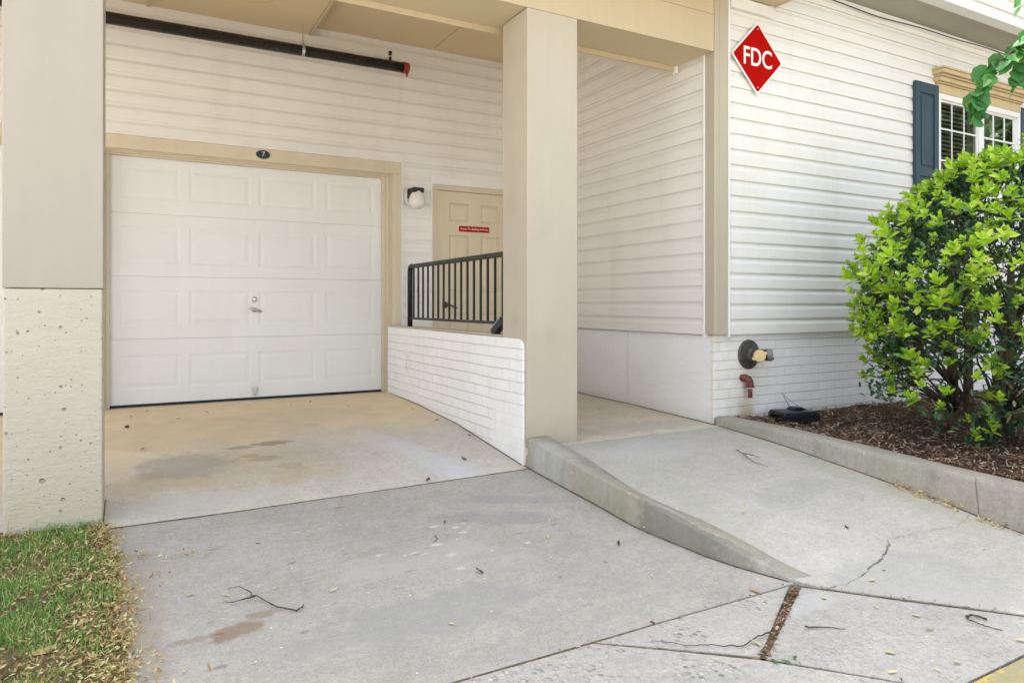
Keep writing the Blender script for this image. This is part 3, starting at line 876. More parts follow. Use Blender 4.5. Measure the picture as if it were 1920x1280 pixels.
# garage doors
def garage_door(dx):
    x0, x1 = -.165 + dx, 2.203 + dx
    seams = [.018, .575, 1.1135, 1.652, 2.135]
    px = [(-.086 + dx, .375 + dx), (.447 + dx, .960 + dx), (1.030 + dx, 1.550 + dx), (1.642 + dx, 2.119 + dx)]
    pz = [(.145, .438), (.690, .993), (1.222, 1.543), (1.775, 2.06)]
    yf = 6.745
    root = None
    for r_ in range(4):
        z0, z1 = seams[r_] + .0012, seams[r_ + 1] - .0012
        m_ = MB()
        gx = [x0] + [v for p in px for v in p] + [x1]
        gz = [z0, pz[r_][0], pz[r_][1], z1]
        for i in range(len(gx) - 1):
            for j in range(3):
                if j == 1 and i % 2 == 1:
                    a0, a1, b0, b1 = gx[i], gx[i + 1], gz[1], gz[2]
                    rings = [(0, 0), (.008, .0032), (.024, .0042), (.05, .0006), (.058, .0)]
                    vs_ = []
                    for ins, dep in rings:
                        vs_ += [(a0 + ins, yf + dep, b0 + ins), (a1 - ins, yf + dep, b0 + ins), (a1 - ins, yf + dep, b1 - ins), (a0 + ins, yf + dep, b1 - ins)]
                    fs_ = [(4 * q + k, 4 * q + (k + 1) % 4, 4 * q + 4 + (k + 1) % 4, 4 * q + 4 + k) for q in range(len(rings) - 1) for k in range(4)]
                    fs_.append(tuple(4 * (len(rings) - 1) + k for k in range(4)))
                    m_.add(vs_, fs_)
                else:
                    m_.add([(gx[i], yf, gz[j]), (gx[i + 1], yf, gz[j]), (gx[i + 1], yf, gz[j + 1]), (gx[i], yf, gz[j + 1])], [(0, 1, 2, 3)])
        # folded top and bottom edges of the section
        for zz, dz in ((z0, .01), (z1, -.01)):
            m_.add([(x0, yf, zz), (x1, yf, zz), (x1, yf + .03, zz + (-.004 if dz > 0 else .004)), (x0, yf + .03, zz + (-.004 if dz > 0 else .004))], [(0, 1, 2, 3)])
        if root is None:
            root = m_.build("garage_door", M['garage'], B)
        else:
            m_.build("door_section", M['garage'], root)
    MB().box(x0, x1, yf + .032, yf + .06, 0, 2.2).build("door_backing", M['dark'], root)
    MB().box(x0, x1, yf - .006, yf + .03, -.003, .0185).build("bottom_seal", M['rubber'], root, bevel=.003)
    return root


GD = garage_door(0)
# sections share the wall plane: bevelled hardware on the near door
hx = .992
MB().lathe([(.0245, 0), (.0245, .006), (.019, .010), (.012, .0125), (.012, .010), (0.0, .010)], (hx, 6.745, .919), (0, -1, 0), 20).build("lock_cylinder", M['silver'], GD, smooth=False)
m = MB().lathe([(.02, 0), (.02, .006), (.011, .012), (.010, .04)], (hx, 6.745, .822), (0, -1, 0), 16)
m.tube([(hx - .05, 6.704, .838), (hx - .02, 6.700, .828), (hx + .02, 6.700, .818), (hx + .058, 6.704, .806)], [.008, .012, .012, .008], 8)
m.build("door_handle", M['silver'], GD, smooth=True)
m = MB().box(hx - .022, hx + .035, 6.738, 6.745, .098, .118)
m.tube([(hx - .018, 6.738, .10), (hx - .012, 6.722, .06), (hx - .002, 6.716, .036), (hx + .008, 6.720, .04), (hx + .02, 6.728, .075), (hx + .026, 6.738, .10)], .0055, 8)
m.build("pull_loop", M['silver'], GD)
GD2 = garage_door(-2.97)


def garage_frame(dx):
    # tan casing with stepped stops and a white channel round it
    m_ = MB()
    m_.box(-.33 + dx, -.24 + dx, 6.595, 6.640, -.01, 2.1655)
    m_.box(2.270 + dx, 2.360 + dx, 6.595, 6.640, -.01, 2.1655)
    m_.box(-.33 + dx, 2.360 + dx, 6.595, 6.640, 2.166, 2.281)
    m_.build("door_casing", M['tan'], B, bevel=.004)
    m_ = MB()
    for (xl, xr, zt, y0, y1) in ((-.226, 2.258, 2.157, 6.6405, 6.668), (-.193, 2.228, 2.145, 6.6685, 6.700), (-.163, 2.199, 2.131, 6.7005, 6.738)):
        m_.box(-.34 + dx, xl + dx, y0, y1, -.008, zt)
        m_.box(xr + dx, 2.37 + dx, y0, y1, -.008, zt)
        m_.box(-.34 + dx, 2.37 + dx, y0, y1, zt + .0005, 2.275)
    m_.build("door_jamb", M['tan'], B, bevel=.003)
    m_ = MB()
    m_.box(2.3605 + dx, 2.378 + dx, 6.590, 6.63, .0, 2.2815)
    m_.box(-.348 + dx, -.3305 + dx, 6.590, 6.63, .0, 2.2815)
    m_.box(-.348 + dx, 2.378 + dx, 6.590, 6.63, 2.282, 2.299)
    m_.build("channel", M['white'], B, bevel=.002)


garage_frame(0)
garage_frame(-2.97)

# entry door in the passage
m = MB()
m.box(2.692, 2.745, 6.597, 6.70, -.01, 2.094); m.box(3.617, 3.69, 6.597, 6.70, -.01, 2.094); m.box(2.692, 3.69, 6.597, 6.70, 2.0945 - .048, 2.126)
m = MB()
m.box(2.692, 2.7445, 6.597, 6.70, -.01, 2.0455); m.box(3.617, 3.69, 6.597, 6.70, -.01, 2.0455); m.box(2.692, 3.69, 6.597, 6.70, 2.046, 2.100)
m.build("entry_door_frame", M['tan'], B, bevel=.004)
m = MB().box(2.676, 2.6915, 6.592, 6.63, 0, 2.1005).box(3.6905, 3.706, 6.592, 6.63, 0, 2.1005).box(2.676, 3.706, 6.592, 6.63, 2.101, 2.121).box(2.680, 3.706, 6.606, 6.64, 2.1215, 2.170)
m.build("channel", M['white'], B, bevel=.002)
yf = 6.618
gx = [2.747, 2.884, 3.116, 3.250, 3.480, 3.615]
gz = [.008, .15, .78, 1.0, 1.592, 1.732, 1.923, 2.043]
m = MB()
for i in range(5):
    for j in range(7):
        if i % 2 == 1 and j % 2 == 1:
            a0, a1, b0, b1 = gx[i], gx[i + 1], gz[j], gz[j + 1]
            rings = [(0, 0), (.006, .014), (.014, .016), (.024, .006), (.05, .002), (.055, .001)]
            vs_ = []
            for ins, dep in rings: vs_ += [(a0 + ins, yf + dep, b0 + ins), (a1 - ins, yf + dep, b0 + ins), (a1 - ins, yf + dep, b1 - ins), (a0 + ins, yf + dep, b1 - ins)]
            fs_ = [(4 * q + k, 4 * q + (k + 1) % 4, 4 * q + 4 + (k + 1) % 4, 4 * q + 4 + k) for q in range(len(rings) - 1) for k in range(4)]
            fs_.append(tuple(4 * (len(rings) - 1) + k for k in range(4)))
            m.add(vs_, fs_)
        else:
            m.add([(gx[i], yf, gz[j]), (gx[i + 1], yf, gz[j]), (gx[i + 1], yf, gz[j + 1]), (gx[i], yf, gz[j + 1])], [(0, 1, 2, 3)])
ED = m.build("entry_door", M['door'], B)
MB().box(2.72, 3.64, 6.66, 6.69, 0, 2.07).build("door_backing", M['dark'], ED)
m = MB().lathe([(.033, 0), (.033, .008), (.024, .014), (.014, .018), (.013, .055)], (2.842, yf, .868), (0, -1, 0), 20)
m.tube([(2.842, yf - .052, .868), (2.88, yf - .056, .862), (2.93, yf - .052, .842), (2.955, yf - .048, .836)], [.012, .011, .009, .008], 8)
m.build("door_lever", M['bronze'], ED, smooth=True)

# window with its heading and shutters
WN = MB().box(6.80, 6.84, 3.868, 3.99, 1.60, 2.905).box(8.26, 8.30, 3.868, 3.99, 1.60, 2.905).box(7.505, 7.595, 3.868, 3.99, 1.6555, 2.8495).box(6.8405, 8.2595, 3.868, 3.99, 2.85, 2.905).box(6.8405, 8.2595, 3.868, 3.99, 1.60, 1.655).build("window", M['white'], B, bevel=.004)
for a, b in ((6.841, 7.504), (7.596, 8.259)):
    w3 = (b - a - .03) / 3
    m = MB()
    m.box(a, a + .014, 3.884, 3.92, 1.656, 2.849).box(b - .014, b, 3.884, 3.92, 1.656, 2.849).box(a + .0145, b - .0145, 3.884, 3.92, 2.832, 2.849).box(a + .0145, b - .0145, 3.884, 3.92, 1.656, 1.69)
    m.build("sash", M['white'], WN, bevel=.003)
    m = MB()
    for k in (1, 2): m.box(a + .015 + w3 * k - .007, a + .015 + w3 * k + .007, 3.893, 3.8965, 1.69, 2.832)
    for zz in (1.965, 2.27, 2.575): m.box(a + .0145, b - .0145, 3.8915, 3.8928, zz - .008, zz + .008)
    m.build("muntin", M['white'], WN)
    MB().add([(a + .01, 3.898, 1.67), (b - .01, 3.898, 1.67), (b - .01, 3.898, 2.84), (a + .01, 3.898, 2.84)], [(0, 1, 2, 3)]).build("pane", M['glass'], WN)
    m = MB()
    zz = 1.68
    while zz < 2.84:
        m.add([(a + .02, 3.955, zz), (b - .02, 3.955, zz), (b - .02, 3.985, zz + .03), (a + .02, 3.985, zz + .03)], [(0, 1, 2, 3)]); zz += .042
    m.build("blind", M['blind'], WN)
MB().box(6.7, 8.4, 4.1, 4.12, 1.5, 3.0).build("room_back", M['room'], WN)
# heading: stepped crown
m = MB()
for (e, z0, z1, d) in ((0, 2.9055, 2.995, .03), (.008, 2.9955, 3.012, .045), (.02, 3.0125, 3.055, .062), (.032, 3.0555, 3.075, .08), (.05, 3.0755, 3.115, .105), (.06, 3.1155, 3.135, .115)):
    m.box(6.795 - e, 8.305 + e, 3.895 - d, 3.912, z0, z1)
m.build("window_heading", M['head'], B, bevel=.006)


def shutter(x0, x1, top):
    m_ = MB(); z0, z1 = 1.55, 2.968; yo = 3.862
    fr = .068
    for a, b, c_, d in ((x0, x0 + fr, z0, z1), (x1 - fr, x1, z0, z1), (x0 + fr + .0004, x1 - fr - .0004, z1 - .10, z1), (x0 + fr + .0004, x1 - fr - .0004, z0, z0 + .1), (x0 + fr + .0004, x1 - fr - .0004, 2.08, 2.16)):
        m_.box(a, b, yo, 3.892, c_, d)
    m_.box(x0 + fr - .01, x1 - fr + .01, yo + .014, 3.889, z0 + .05, z1 - .05)
    for c_, d in ((z0 + .13, 2.05), (2.19, z1 - .13)): m_.box(x0 + fr + .03, x1 - fr - .03, yo + .006, yo + .0145, c_, d)
    return m_.build("shutter", M['navy'], B, bevel=.004)


shutter(6.425, 6.795, 0)
shutter(8.306, 8.68, 0)

# low painted brick wall between driveway and passage (its end is rounded at the top)
m = MB()
prof = [(3.912, -.4), (3.912, .57), (3.918, .61), (3.935, .635), (3.965, .648), (6.62, .655), (6.62, -.4)]
def prism_x(m_, pr, xa, xb):
    k = len(pr)
    m_.add([(xa, y, z) for y, z in pr] + [(xb, y, z) for y, z in pr], [tuple(range(k)), tuple(reversed(range(k, 2 * k)))] + [(i, (i + 1) % k, k + (i + 1) % k, k + i) for i in range(k)])
prism_x(m, prof, 2.224, 2.2425)
prism_x(m, [(4.2225, -.4), (4.2225, .650), (6.62, .655), (6.62, -.4)], 2.2428, 2.40)
bw = m.build("low_brick_wall", M['brick_y'], origin=(2.3, 5.2, 0), bevel=.004)
tag(bw, "low white painted brick wall between the driveway and the passage, under the black railing", "wall")
# tan cap along its top
MB().box(2.232, 2.41, 4.2235, 6.59, .6555, .664).build("wall_cap", M['tan'], bw, bevel=.002)

# ---------------------------------------------------------------- things on the building
# railing on the low wall
RL = empty("railing", (2.32, 5.3, .664), "black metal railing with thin balusters standing on the low white brick wall", "railing")
y0, y1 = 6.245, 4.235
def rt(y): return 1.232 + (y - y0) * 0.0
zt0 = 1.235
m = MB()
m.tube([(2.32, y0, .664), (2.32, y0, zt0 - .05), (2.32, y0 - .012, zt0 - .015), (2.32, y0 - .05, zt0)], .024, 10)
m.build("post", M['black'], RL, smooth=True)
m = MB().box(2.296, 2.344, y1 - .012, y0 - .045, zt0 - .022, zt0 + .014)
m.build("top_rail", M['black'], RL, bevel=.008)
MB().box(2.309, 2.331, y1 - .012, y0 - .02, .730, .752).build("bottom_rail", M['black'], RL, bevel=.003)
nb = 17
for i in range(nb):
    y = y0 - .1 - (y0 - .1 - y1 - .012) * i / (nb - 1)
    MB().box(2.312, 2.328, y - .008, y + .008, .7525, zt0 - .0225).build("baluster", M['black'], RL, bevel=.002)
# small black lock box tied to the end of the railing
LB = empty("lock_box", (2.30, 4.27, .70), "small black and grey plastic lock box hanging tilted at the railing's end by the column", "lock box")
def tilted_box(name, mat, c, sx, sy, sz, rot, parent, bev=.012):
    m_ = MB().box(-sx / 2, sx / 2, -sy / 2, sy / 2, -sz / 2, sz / 2)
    mat4 = Matrix.Translation(c) @ Matrix.Rotation(rot, 4, 'X')
    m_.v = [tuple(mat4 @ Vector(v)) for v in m_.v]
    return m_.build(name, mat, parent, bevel=bev)
lc = Vector((2.27, 4.33, .715)); rr = R(-32)
tilted_box("case", M['plastic'], lc, .05, .19, .062, rr, LB)
q = Matrix.Rotation(rr, 3, 'X')
tilted_box("face", M['plastic_grey'], lc + q @ Vector((-.006, 0, .032)), .036, .165, .012, rr, LB, .004)
tilted_box("slot", M['plastic'], lc + q @ Vector((-.006, -.03, .039)), .018, .06, .004, rr, LB, .001)
m = MB().tube([lc + q @ Vector((0, -.07, .03)), (2.30, 4.27, .775), (2.32, 4.255, .78), (2.325, 4.25, .74)], .005, 6)
m.build("shackle", M['silver'], LB)

# sprinkler pipe
SP = empty("sprinkler_pipe", (1.3, 6.38, 3.16), "long black sprinkler pipe with a red end cap hanging under the porch ceiling", "pipe")
PY, PZ = 6.38, 3.150
MB().tube([(-3.4, PY, PZ - .01), (-2, PY, PZ - .004), (2.30, PY, PZ + .006)], .048, 20).build("pipe", M['pipe'], SP, smooth=True)
MB().lathe([(.054, 0), (.054, .045), (.05, .056), (.035, .064), (.0, .066)], (2.295, PY, PZ + .006), (1, 0, 0), 24).build("end_cap", M['redcap'], SP, smooth=False)
MB().tube([(2.335, PY - .01, PZ - .04), (2.335, PY - .012, PZ - .075)], .01, 8).build("cap_lug", M['redcap'], SP)
m = MB().tube([(2.17, PY, PZ + .04), (2.17, PY, PZ + .125)], .014, 10).lathe([(.019, 0), (.019, .02)], (2.17, PY, PZ + .12), (0, 0, 1), 6)
m.build("outlet_stub", M['pipe'], SP)
MB().lathe([(.0165, 0), (.0165, .012)], (2.17, PY, PZ + .085), (0, 0, 1), 12).build("band", M['zinc'], SP)
for hx_ in (1.352, -1.9):
    m = MB().lathe([(.0525, -.012), (.0525, .012)], (hx_, PY, PZ + .003), (1, 0, 0), 24)
    m.tube([(hx_, PY, PZ + .05), (hx_, PY, PZ + .10)], [.016, .011], 8)
    m.tube([(hx_, PY, PZ + .1), (hx_, PY, 3.392)], .005, 6)
    m.build("hanger", M['zinc'], SP)

# porch lamp
LP = empty("porch_lamp", (2.48, 6.6, 1.95), "unlit porch lamp with a white glass globe and black bracket beside the tan entry door", "lamp")
m = MB().lathe([(.083, 0), (.083, .016), (.075, .022)], (2.475, 6.607, 1.942), (0, -1, 0), 28)
m.build("mount_block", M['white'], LP, bevel=.003)
m = MB()
pr = [(2.405, 1.93), (2.42, 1.93), (2.432, 1.955), (2.46, 1.972), (2.50, 1.972), (2.54, 1.972), (2.54, 2.022), (2.41, 2.028)]
m.box(2.415, 2.535, 6.535, 6.583, 1.925, 2.025)
m.box(2.417, 2.533, 6.415, 6.5345, 1.972, 2.022)
m.build("bracket", M['black'], LP, bevel=.008)
MB().lathe([(.042, .105), (.046, .098), (.05, .088), (.052, .078), (.07, .052), (.079, .022), (.080, -.01), (.074, -.036), (.06, -.058), (.038, -.073), (.012, -.079), (0.0, -.08)], (2.474, 6.462, 1.893), (0, 0, 1), 28).build("globe", M['globe'], LP, smooth=True)


def text_obj(name, body, mat, loc, size, parent, depth=.0015, font_bold=False, rot=(R(90), 0, 0), sx=1.):
    cu = bpy.data.curves.new(name, 'FONT'); cu.body = body; cu.size = size; cu.extrude = depth; cu.align_x = 'CENTER'; cu.align_y = 'CENTER'
    if font_bold: cu.offset = size * .010
    cu.materials.append(mat)
    o = bpy.data.objects.new(name, cu); COL.objects.link(o)
    o.rotation_euler = rot; o.scale = (sx, 1, 1)
    me = bpy.data.meshes.new_from_object(o.evaluated_get(bpy.context.evaluated_depsgraph_get()))
    bpy.data.objects.remove(o); me.name = name
    o = bpy.data.objects.new(name, me); COL.objects.link(o)
    o.rotation_euler = rot; o.scale = (sx, 1, 1)
    o.parent = parent; o.location = Vector(loc) - Vector(parent.location)
    return o


# number plaque
PQ = empty("number_plaque", (1.045, 6.594, 2.229), "small dark green oval plaque with the number 7 above the garage door", "plaque")
m = MB(); n = 32
vs = [(1.045 + .062 * math.cos(2 * math.pi * k / n), 6.5945, 2.229 + .040 * math.sin(2 * math.pi * k / n)) for k in range(n)] + [(1.045 + .058 * math.cos(2 * math.pi * k / n), 6.585, 2.229 + .036 * math.sin(2 * math.pi * k / n)) for k in range(n)]
m.add(vs, [tuple(range(n)), tuple(range(n, 2 * n))] + [(k, (k + 1) % n, n + (k + 1) % n, n + k) for k in range(n)])
m.build("plate", M['plaque'], PQ)
text_obj("numeral", "7", M['plaque_text'], (1.045, 6.584, 2.229), .062, PQ, .001)

# red notice strip on the entry door
NS = empty("door_notice", (3.172, 6.61, 1.662), "narrow red notice strip with white wording stuck on the tan entry door", "notice")
MB().box(2.997, 3.348, 6.6095, 6.6145, 1.633, 1.690).build("strip", M['red'], NS)
text_obj("lettering", "Access To Building In Front", M['signwhite'], (3.172, 6.609, 1.662), .0285, NS, .0006, False)

# FDC sign
FS = empty("diamond_sign", (4.338, 3.88, 2.815), "red diamond sign with white letters FDC on the white siding beside the corner post", "sign")
def diamond(h, rad, y0_, y1_):
    m_ = MB(); pts = []
    for k in range(4):
        a = math.pi / 2 * k; c_ = Vector((math.cos(a), math.sin(a))) * (h - rad * math.sqrt(2))
        for t_ in range(-3, 4):
            b = a + t_ / 3 * math.pi / 4; pts.append((c_.x + rad * math.cos(b), c_.y + rad * math.sin(b)))
    k = len(pts); X, Z = 4.338, 2.815
    m_.add([(X + p[0], y0_, Z + p[1]) for p in pts] + [(X + p[0], y1_, Z + p[1]) for p in pts], [tuple(range(k)), tuple(range(k, 2 * k))] + [(i, (i + 1) % k, k + (i + 1) % k, k + i) for i in range(k)])
    return m_
diamond(.287, .022, 3.872, 3.8765).build("plate", M['signwhite'], FS)
diamond(.268, .016, 3.8695, 3.8715).build("face", M['red'], FS)
text_obj("lettering", "FDC", M['signwhite'], (4.338, 3.8688, 2.812), .200, FS, .0006, True, sx=.86)
for zz in (3.045, 2.585): MB().lathe([(.007, 0), (.006, .004), (.0, .005)], (4.338, 3.8694, zz), (0, -1, 0), 10).build("screw", M['zinc'], FS)

# fire department inlet
FI = empty("hose_inlet", (4.30, 3.93, .477), "round hose inlet with one tan and one grey cap on white brick", "hose inlet")
c0 = (4.300, 3.931, .477)
MB().lathe([(.117, 0), (.117, .008), (.108, .015), (.07, .022), (.065, .024)], c0, (0, -1, 0), 36).build("flange", M['bronze'], FI)
m = MB().lathe([(.062, .02), (.062, .06), (.055, .075)], c0, (0, -1, 0), 24)
dL, dR = Vector((-.50, -.86, 0)), Vector((.80, -.60, 0))
b0 = Vector((4.300, 3.86, .477))
m.lathe([(.047, 0), (.047, .075), (.052, .076), (.052, .092)], b0, dL, 24)
m.lathe([(.045, 0), (.045, .085)], b0, dR, 24)
m.build("inlet_body", M['bronze'], FI)
m = MB().lathe([(.047, .0925), (.047, .108), (.043, .113), (.0, .114)], b0, dL, 24)
for s_ in (-1, 1):
    lg = b0 + dL * .098 + Vector((dL.y, -dL.x, 0)).normalized() * .046 * s_ + Vector((0, 0, .022 * s_ * -1))
    m.lathe([(.012, 0), (.012, .014)], lg, dL, 10)
m.build("tan_cap", M['brass'], FI)
m = MB().lathe([(.049, .0855), (.049, .12), (.045, .126), (.0, .127)], b0, dR, 24)
m.lathe([(.009, 0), (.009, .02)], b0 + dR * .12 + Vector((0, 0, -.03)), dR, 8)
m.build("grey_cap", M['grey_cap'], FI)
for a in (30, 150, 270, 90, 210): MB().lathe([(.008, 0), (.008, .006)], (4.3 + .093 * math.cos(R(a)), 3.915, .477 + .093 * math.sin(R(a))), (0, -1, 0), 6).build("bolt", M['bronze'], FI)

# drain elbow
DE = empty("drain_pipe", (4.25, 3.93, .26), "short rusty red drain elbow pointing down from the white brick below the hose inlet", "pipe")
m = MB().tube([(4.225, 3.935, .295), (4.232, 3.905, .295), (4.245, 3.882, .285), (4.252, 3.872, .262), (4.254, 3.870, .235)], [.026, .031, .031, .030, .027], 14)
m.lathe([(.032, 0), (.032, .02)], (4.254, 3.870, .222), (0, 0, 1), 14)
m.build("elbow", M['rust'], DE, smooth=False)
MB().lathe([(.021, 0), (.021, .006)], (4.254, 3.870, .2145), (0, 0, 1), 14).build("band", M['signwhite'], DE)
MB().tube([(4.254, 3.870, .214), (4.255, 3.870, .142)], .0175, 14).build("outlet", M['rust'], DE)

# bait station on the mulch
BS = empty("bait_station", (4.55, 3.72, -.03), "flat black plastic box on the mulch against the white brick wall", "bait station")
m = MB()
def bs(v, rz=R(-14)):
    x, y, z = v; return (4.575 + x * math.cos(rz) - y * math.sin(rz), 3.705 + x * math.sin(rz) + y * math.cos(rz), -.045 + z)
def frustum(m_, x0, x1, y0, y1, z0, z1, ix0, ix1, iy0, iy1):
    v_ = [(x0, y0, z0), (x1, y0, z0), (x1, y1, z0), (x0, y1, z0), (x0 + ix0, y0 + iy0, z1), (x1 - ix1, y0 + iy0, z1), (x1 - ix1, y1 - iy1, z1), (x0 + ix0, y1 - iy1, z1)]
    m_.add([bs(v) for v in v_], [(0, 3, 2, 1), (4, 5, 6, 7), (0, 1, 5, 4), (1, 2, 6, 5), (2, 3, 7, 6), (3, 0, 4, 7)])
frustum(m, -.11, .165, -.075, .12, 0, .052, 0, -.004, -.003, 0)
m.build("base", M['plastic'], BS, bevel=.008)
m = MB(); frustum(m, -.165, .178, -.085, .13, .053, .085, .015, .03, .022, .01)
m.build("lid", M['plastic'], BS, bevel=.01)
m = MB(); frustum(m, -.02, .11, .0, .10, .0855, .108, .02, .04, .01, .01)
m.build("lid_dome", M['plastic'], BS, bevel=.01)
m = MB(); frustum(m, -.16, -.112, -.07, -.05, 0, .052, -.006, 0, 0, 0)
m.build("entry_cheek", M['plastic'], BS, bevel=.003)
m = MB(); frustum(m, -.16, -.112, .09, .12, 0, .052, -.006, 0, 0, 0)
m.build("entry_cheek", M['plastic'], BS, bevel=.003)
m = MB().tube([bs((.02, .10, .1)), bs((.015, .16, .17)), bs((.01, .19, .20))], .0025, 5).tube([bs((.12, .10, .09)), bs((.06, .17, .15)), bs((.03, .19, .19))], .0018, 5)
m.build("anchor_wire", M['cable'], BS)

# cable under the overhang
m = MB().tube([(x, 3.866 - .004, 3.462 + .012 * math.sin(x * 1.9) + .006 * math.sin(x * 5.1)) for x in np.linspace(4.6, 9.6, 60)], .005, 6)
tag(m.build("cable", M['cable'], origin=(4.6, 3.862, 3.46)), "thin dark cable running along the top of the white siding under the overhang", "cable")

# ---------------------------------------------------------------- planting
LEAF = ([(0, 0, 0), (.28, .2, .04), (.28, 0, 0), (.28, -.2, .04), (.65, .23, .03), (.66, 0, -.03), (.65, -.23, .03), (1, 0, -.06)],
        [(0, 2, 1), (0, 3, 2), (1, 2, 5, 4), (2, 3, 6, 5), (4, 5, 7), (5, 6, 7)])
SPIKY = ([(0, 0, 0), (.2, .17, .05), (.34, .12, .02), (.5, .27, .08), (.64, .13, .02), (.8, .18, .06), (1, 0, 0), (.8, -.18, .06), (.64, -.13, .02), (.5, -.27, .08), (.34, -.12, .02), (.2, -.17, .05), (.5, 0, -.02)],
         [(0, 12, 2, 1), (12, 3, 2), (12, 4, 3), (12, 6, 5, 4), (0, 11, 10, 12), (12, 10, 9), (12, 9, 8), (12, 8, 7, 6)])
ROUND = ([(0, 0, 0), (.12, .3, .03), (.42, .46, .05), (.75, .32, .03), (1, 0, -.04), (.75, -.32, .03), (.42, -.46, .05), (.12, -.3, .03), (.45, 0, -.02)],
         [(0, 8, 2, 1), (8, 3, 2), (8, 4, 3), (8, 5, 4), (8, 6, 5), (0, 7, 6, 8)])
BC = np.array([5.45, 2.64, 0.])
ENV = sorted([(.1, .70), (.3, 1.0), (.7, 1.08), (1.06, 1.10), (1.2, 1.05), (1.45, .88), (1.66, .66), (1.8, .42), (1.9, .2)])


def env(z, th):
    r_ = ip(z, ENV)
    r_ *= 1 - .3 * max(0., math.sin(th)) ** 1.5
    return r_ * (1 + .14 * mnoise.noise(Vector((math.cos(th) * 1.7, math.sin(th) * 1.7, z * 2.1))) + .06 * mnoise.noise(Vector((math.cos(th) * 5, math.sin(th) * 5, z * 5))))


SH = empty("holly_shrub", (BC[0], BC[1], -.05), "large rounded holly shrub with bright yellow green new growth over dark leaves", "shrub")
P = []; D = []
clumps = []
while len(P) < 13500:
    z = rng.uniform(.12, 1.9); th = rng.uniform(0, 2 * math.pi); rr_ = env(z, th)
    rho = rr_ * math.sqrt(rng.uniform(.22, 1.0))
    p = np.array([BC[0] + rho * math.cos(th), BC[1] + rho * math.sin(th), z])
    if p[1] > 3.86: continue
    nz = mnoise.noise(Vector(p * 4.2)) + .5 * mnoise.noise(Vector(p * 9))
    thr = -.12 + .82 * max(0, .66 - z) / .5
    if z < .62 and rho < rr_ * .62: continue
    if nz < thr: continue
    if rho < rr_ * .7 and rng.random() < .45: continue
    P.append(p)
    out = np.array([math.cos(th), math.sin(th), .45 + .5 * (z - .9)])
    D.append(out * .7 + nr.normal(0, .55, 3))
low_tips = []
for k in range(26):
    th = R(rng.uniform(95, 265)); z = rng.uniform(.14, .58); rho = env(max(z, .3), th) * rng.uniform(.68, 1.0)
    cc = np.array([BC[0] + rho * math.cos(th), min(BC[1] + rho * math.sin(th), 3.8), z]); low_tips.append(cc)
    for i in range(46):
        P.append(cc + nr.normal(0, .065, 3) * (1.3, 1.3, .8)); D.append(np.array([math.cos(th), math.sin(th), .1]) * .6 + nr.normal(0, .6, 3))
P = np.array(P); D = np.array(D)
Nn = np.array([0, 0, 1.]) + nr.normal(0, .55, P.shape)
scatter_mesh("old_foliage", SPIKY[0], SPIKY[1], D, Nn, nr.uniform(.034, .066, len(P)), P, M['leaf_dark'], SH)


def whorls(tips, seed):
    """bright clusters of new leaves at the shoot tips"""
    g_ = np.random.default_rng(seed); P_ = []; D_ = []; N_ = []; S_ = []
    for p, ax, sz in tips:
        ax = ax / np.linalg.norm(ax)
        a = np.array([0, 0, 1.]) if abs(ax[2]) < .9 else np.array([1., 0, 0])
        u = np.cross(ax, a); u /= np.linalg.norm(u); w = np.cross(ax, u)
        for ring_, (k, tilt, off) in enumerate(((4, 66, 0), (5, 44, .022), (3, 22, .045))):
            for i in range(k):
                t_ = 2 * math.pi * (i / k) + ring_ * .7 + g_.normal(0, .25); tl = R(tilt + g_.normal(0, 12))
                d = ax * math.cos(tl) + (u * math.cos(t_) + w * math.sin(t_)) * math.sin(tl)
                P_.append(p + ax * off * sz * 14 + g_.normal(0, .003, 3)); D_.append(d); N_.append(ax * 1.0 - d * .2 + g_.normal(0, .15, 3))
                S_.append(sz * g_.uniform(.75, 1.15) * (1, .95, .75)[ring_])
    return np.array(P_), np.array(D_), np.array(N_), np.array(S_)


tips = []; tries = 0
while len(tips) < 1000 and tries < 90000:
    tries += 1
    z = rng.uniform(.18, 1.9); th = rng.uniform(0, 2 * math.pi); rr_ = env(z, th) * rng.uniform(.86, 1.10)
    p = np.array([BC[0] + rr_ * math.cos(th), BC[1] + rr_ * math.sin(th), z + rng.uniform(0, .05)])
    if p[1] > 3.86: continue
    if z < .6 and rng.random() < .62: continue
    if any(np.sum((p - q[0]) ** 2) < .0038 for q in tips): continue
    out = np.array([math.cos(th) * .8, math.sin(th) * .8, .75 + .5 * rng.random()])
    tips.append((p, out + nr.normal(0, .15, 3), rng.choice((.048, .058, .068, .078))))
for (x, y, z) in ((5.40, 2.5, 1.93), (5.42, 2.49, 2.0), (5.37, 2.5, 1.87), (5.62, 2.5, 1.9), (5.9, 2.6, 1.88), (5.72, 2.5, 1.86), (5.15, 2.35, 1.78), (5.1, 2.3, 1.86), (4.82, 2.5, 1.58), (4.76, 2.5, 1.66), (4.5, 2.6, 1.36), (5.9, 2.4, 1.96), (4.36, 2.9, 1.02)):
    tips.append((np.array([x, y, z]), np.array([0, -.1, 1.]), .058))
for cc in low_tips[::2]: tips.append((cc + np.array([0, 0, .05]), np.array([-.3, -.3, 1.]), rng.choice((.045, .055, .065))))
a_ = whorls(tips, 5)
scatter_mesh("new_growth", LEAF[0], LEAF[1], a_[1], a_[2], a_[3], a_[0], M['leaf_new'], SH)

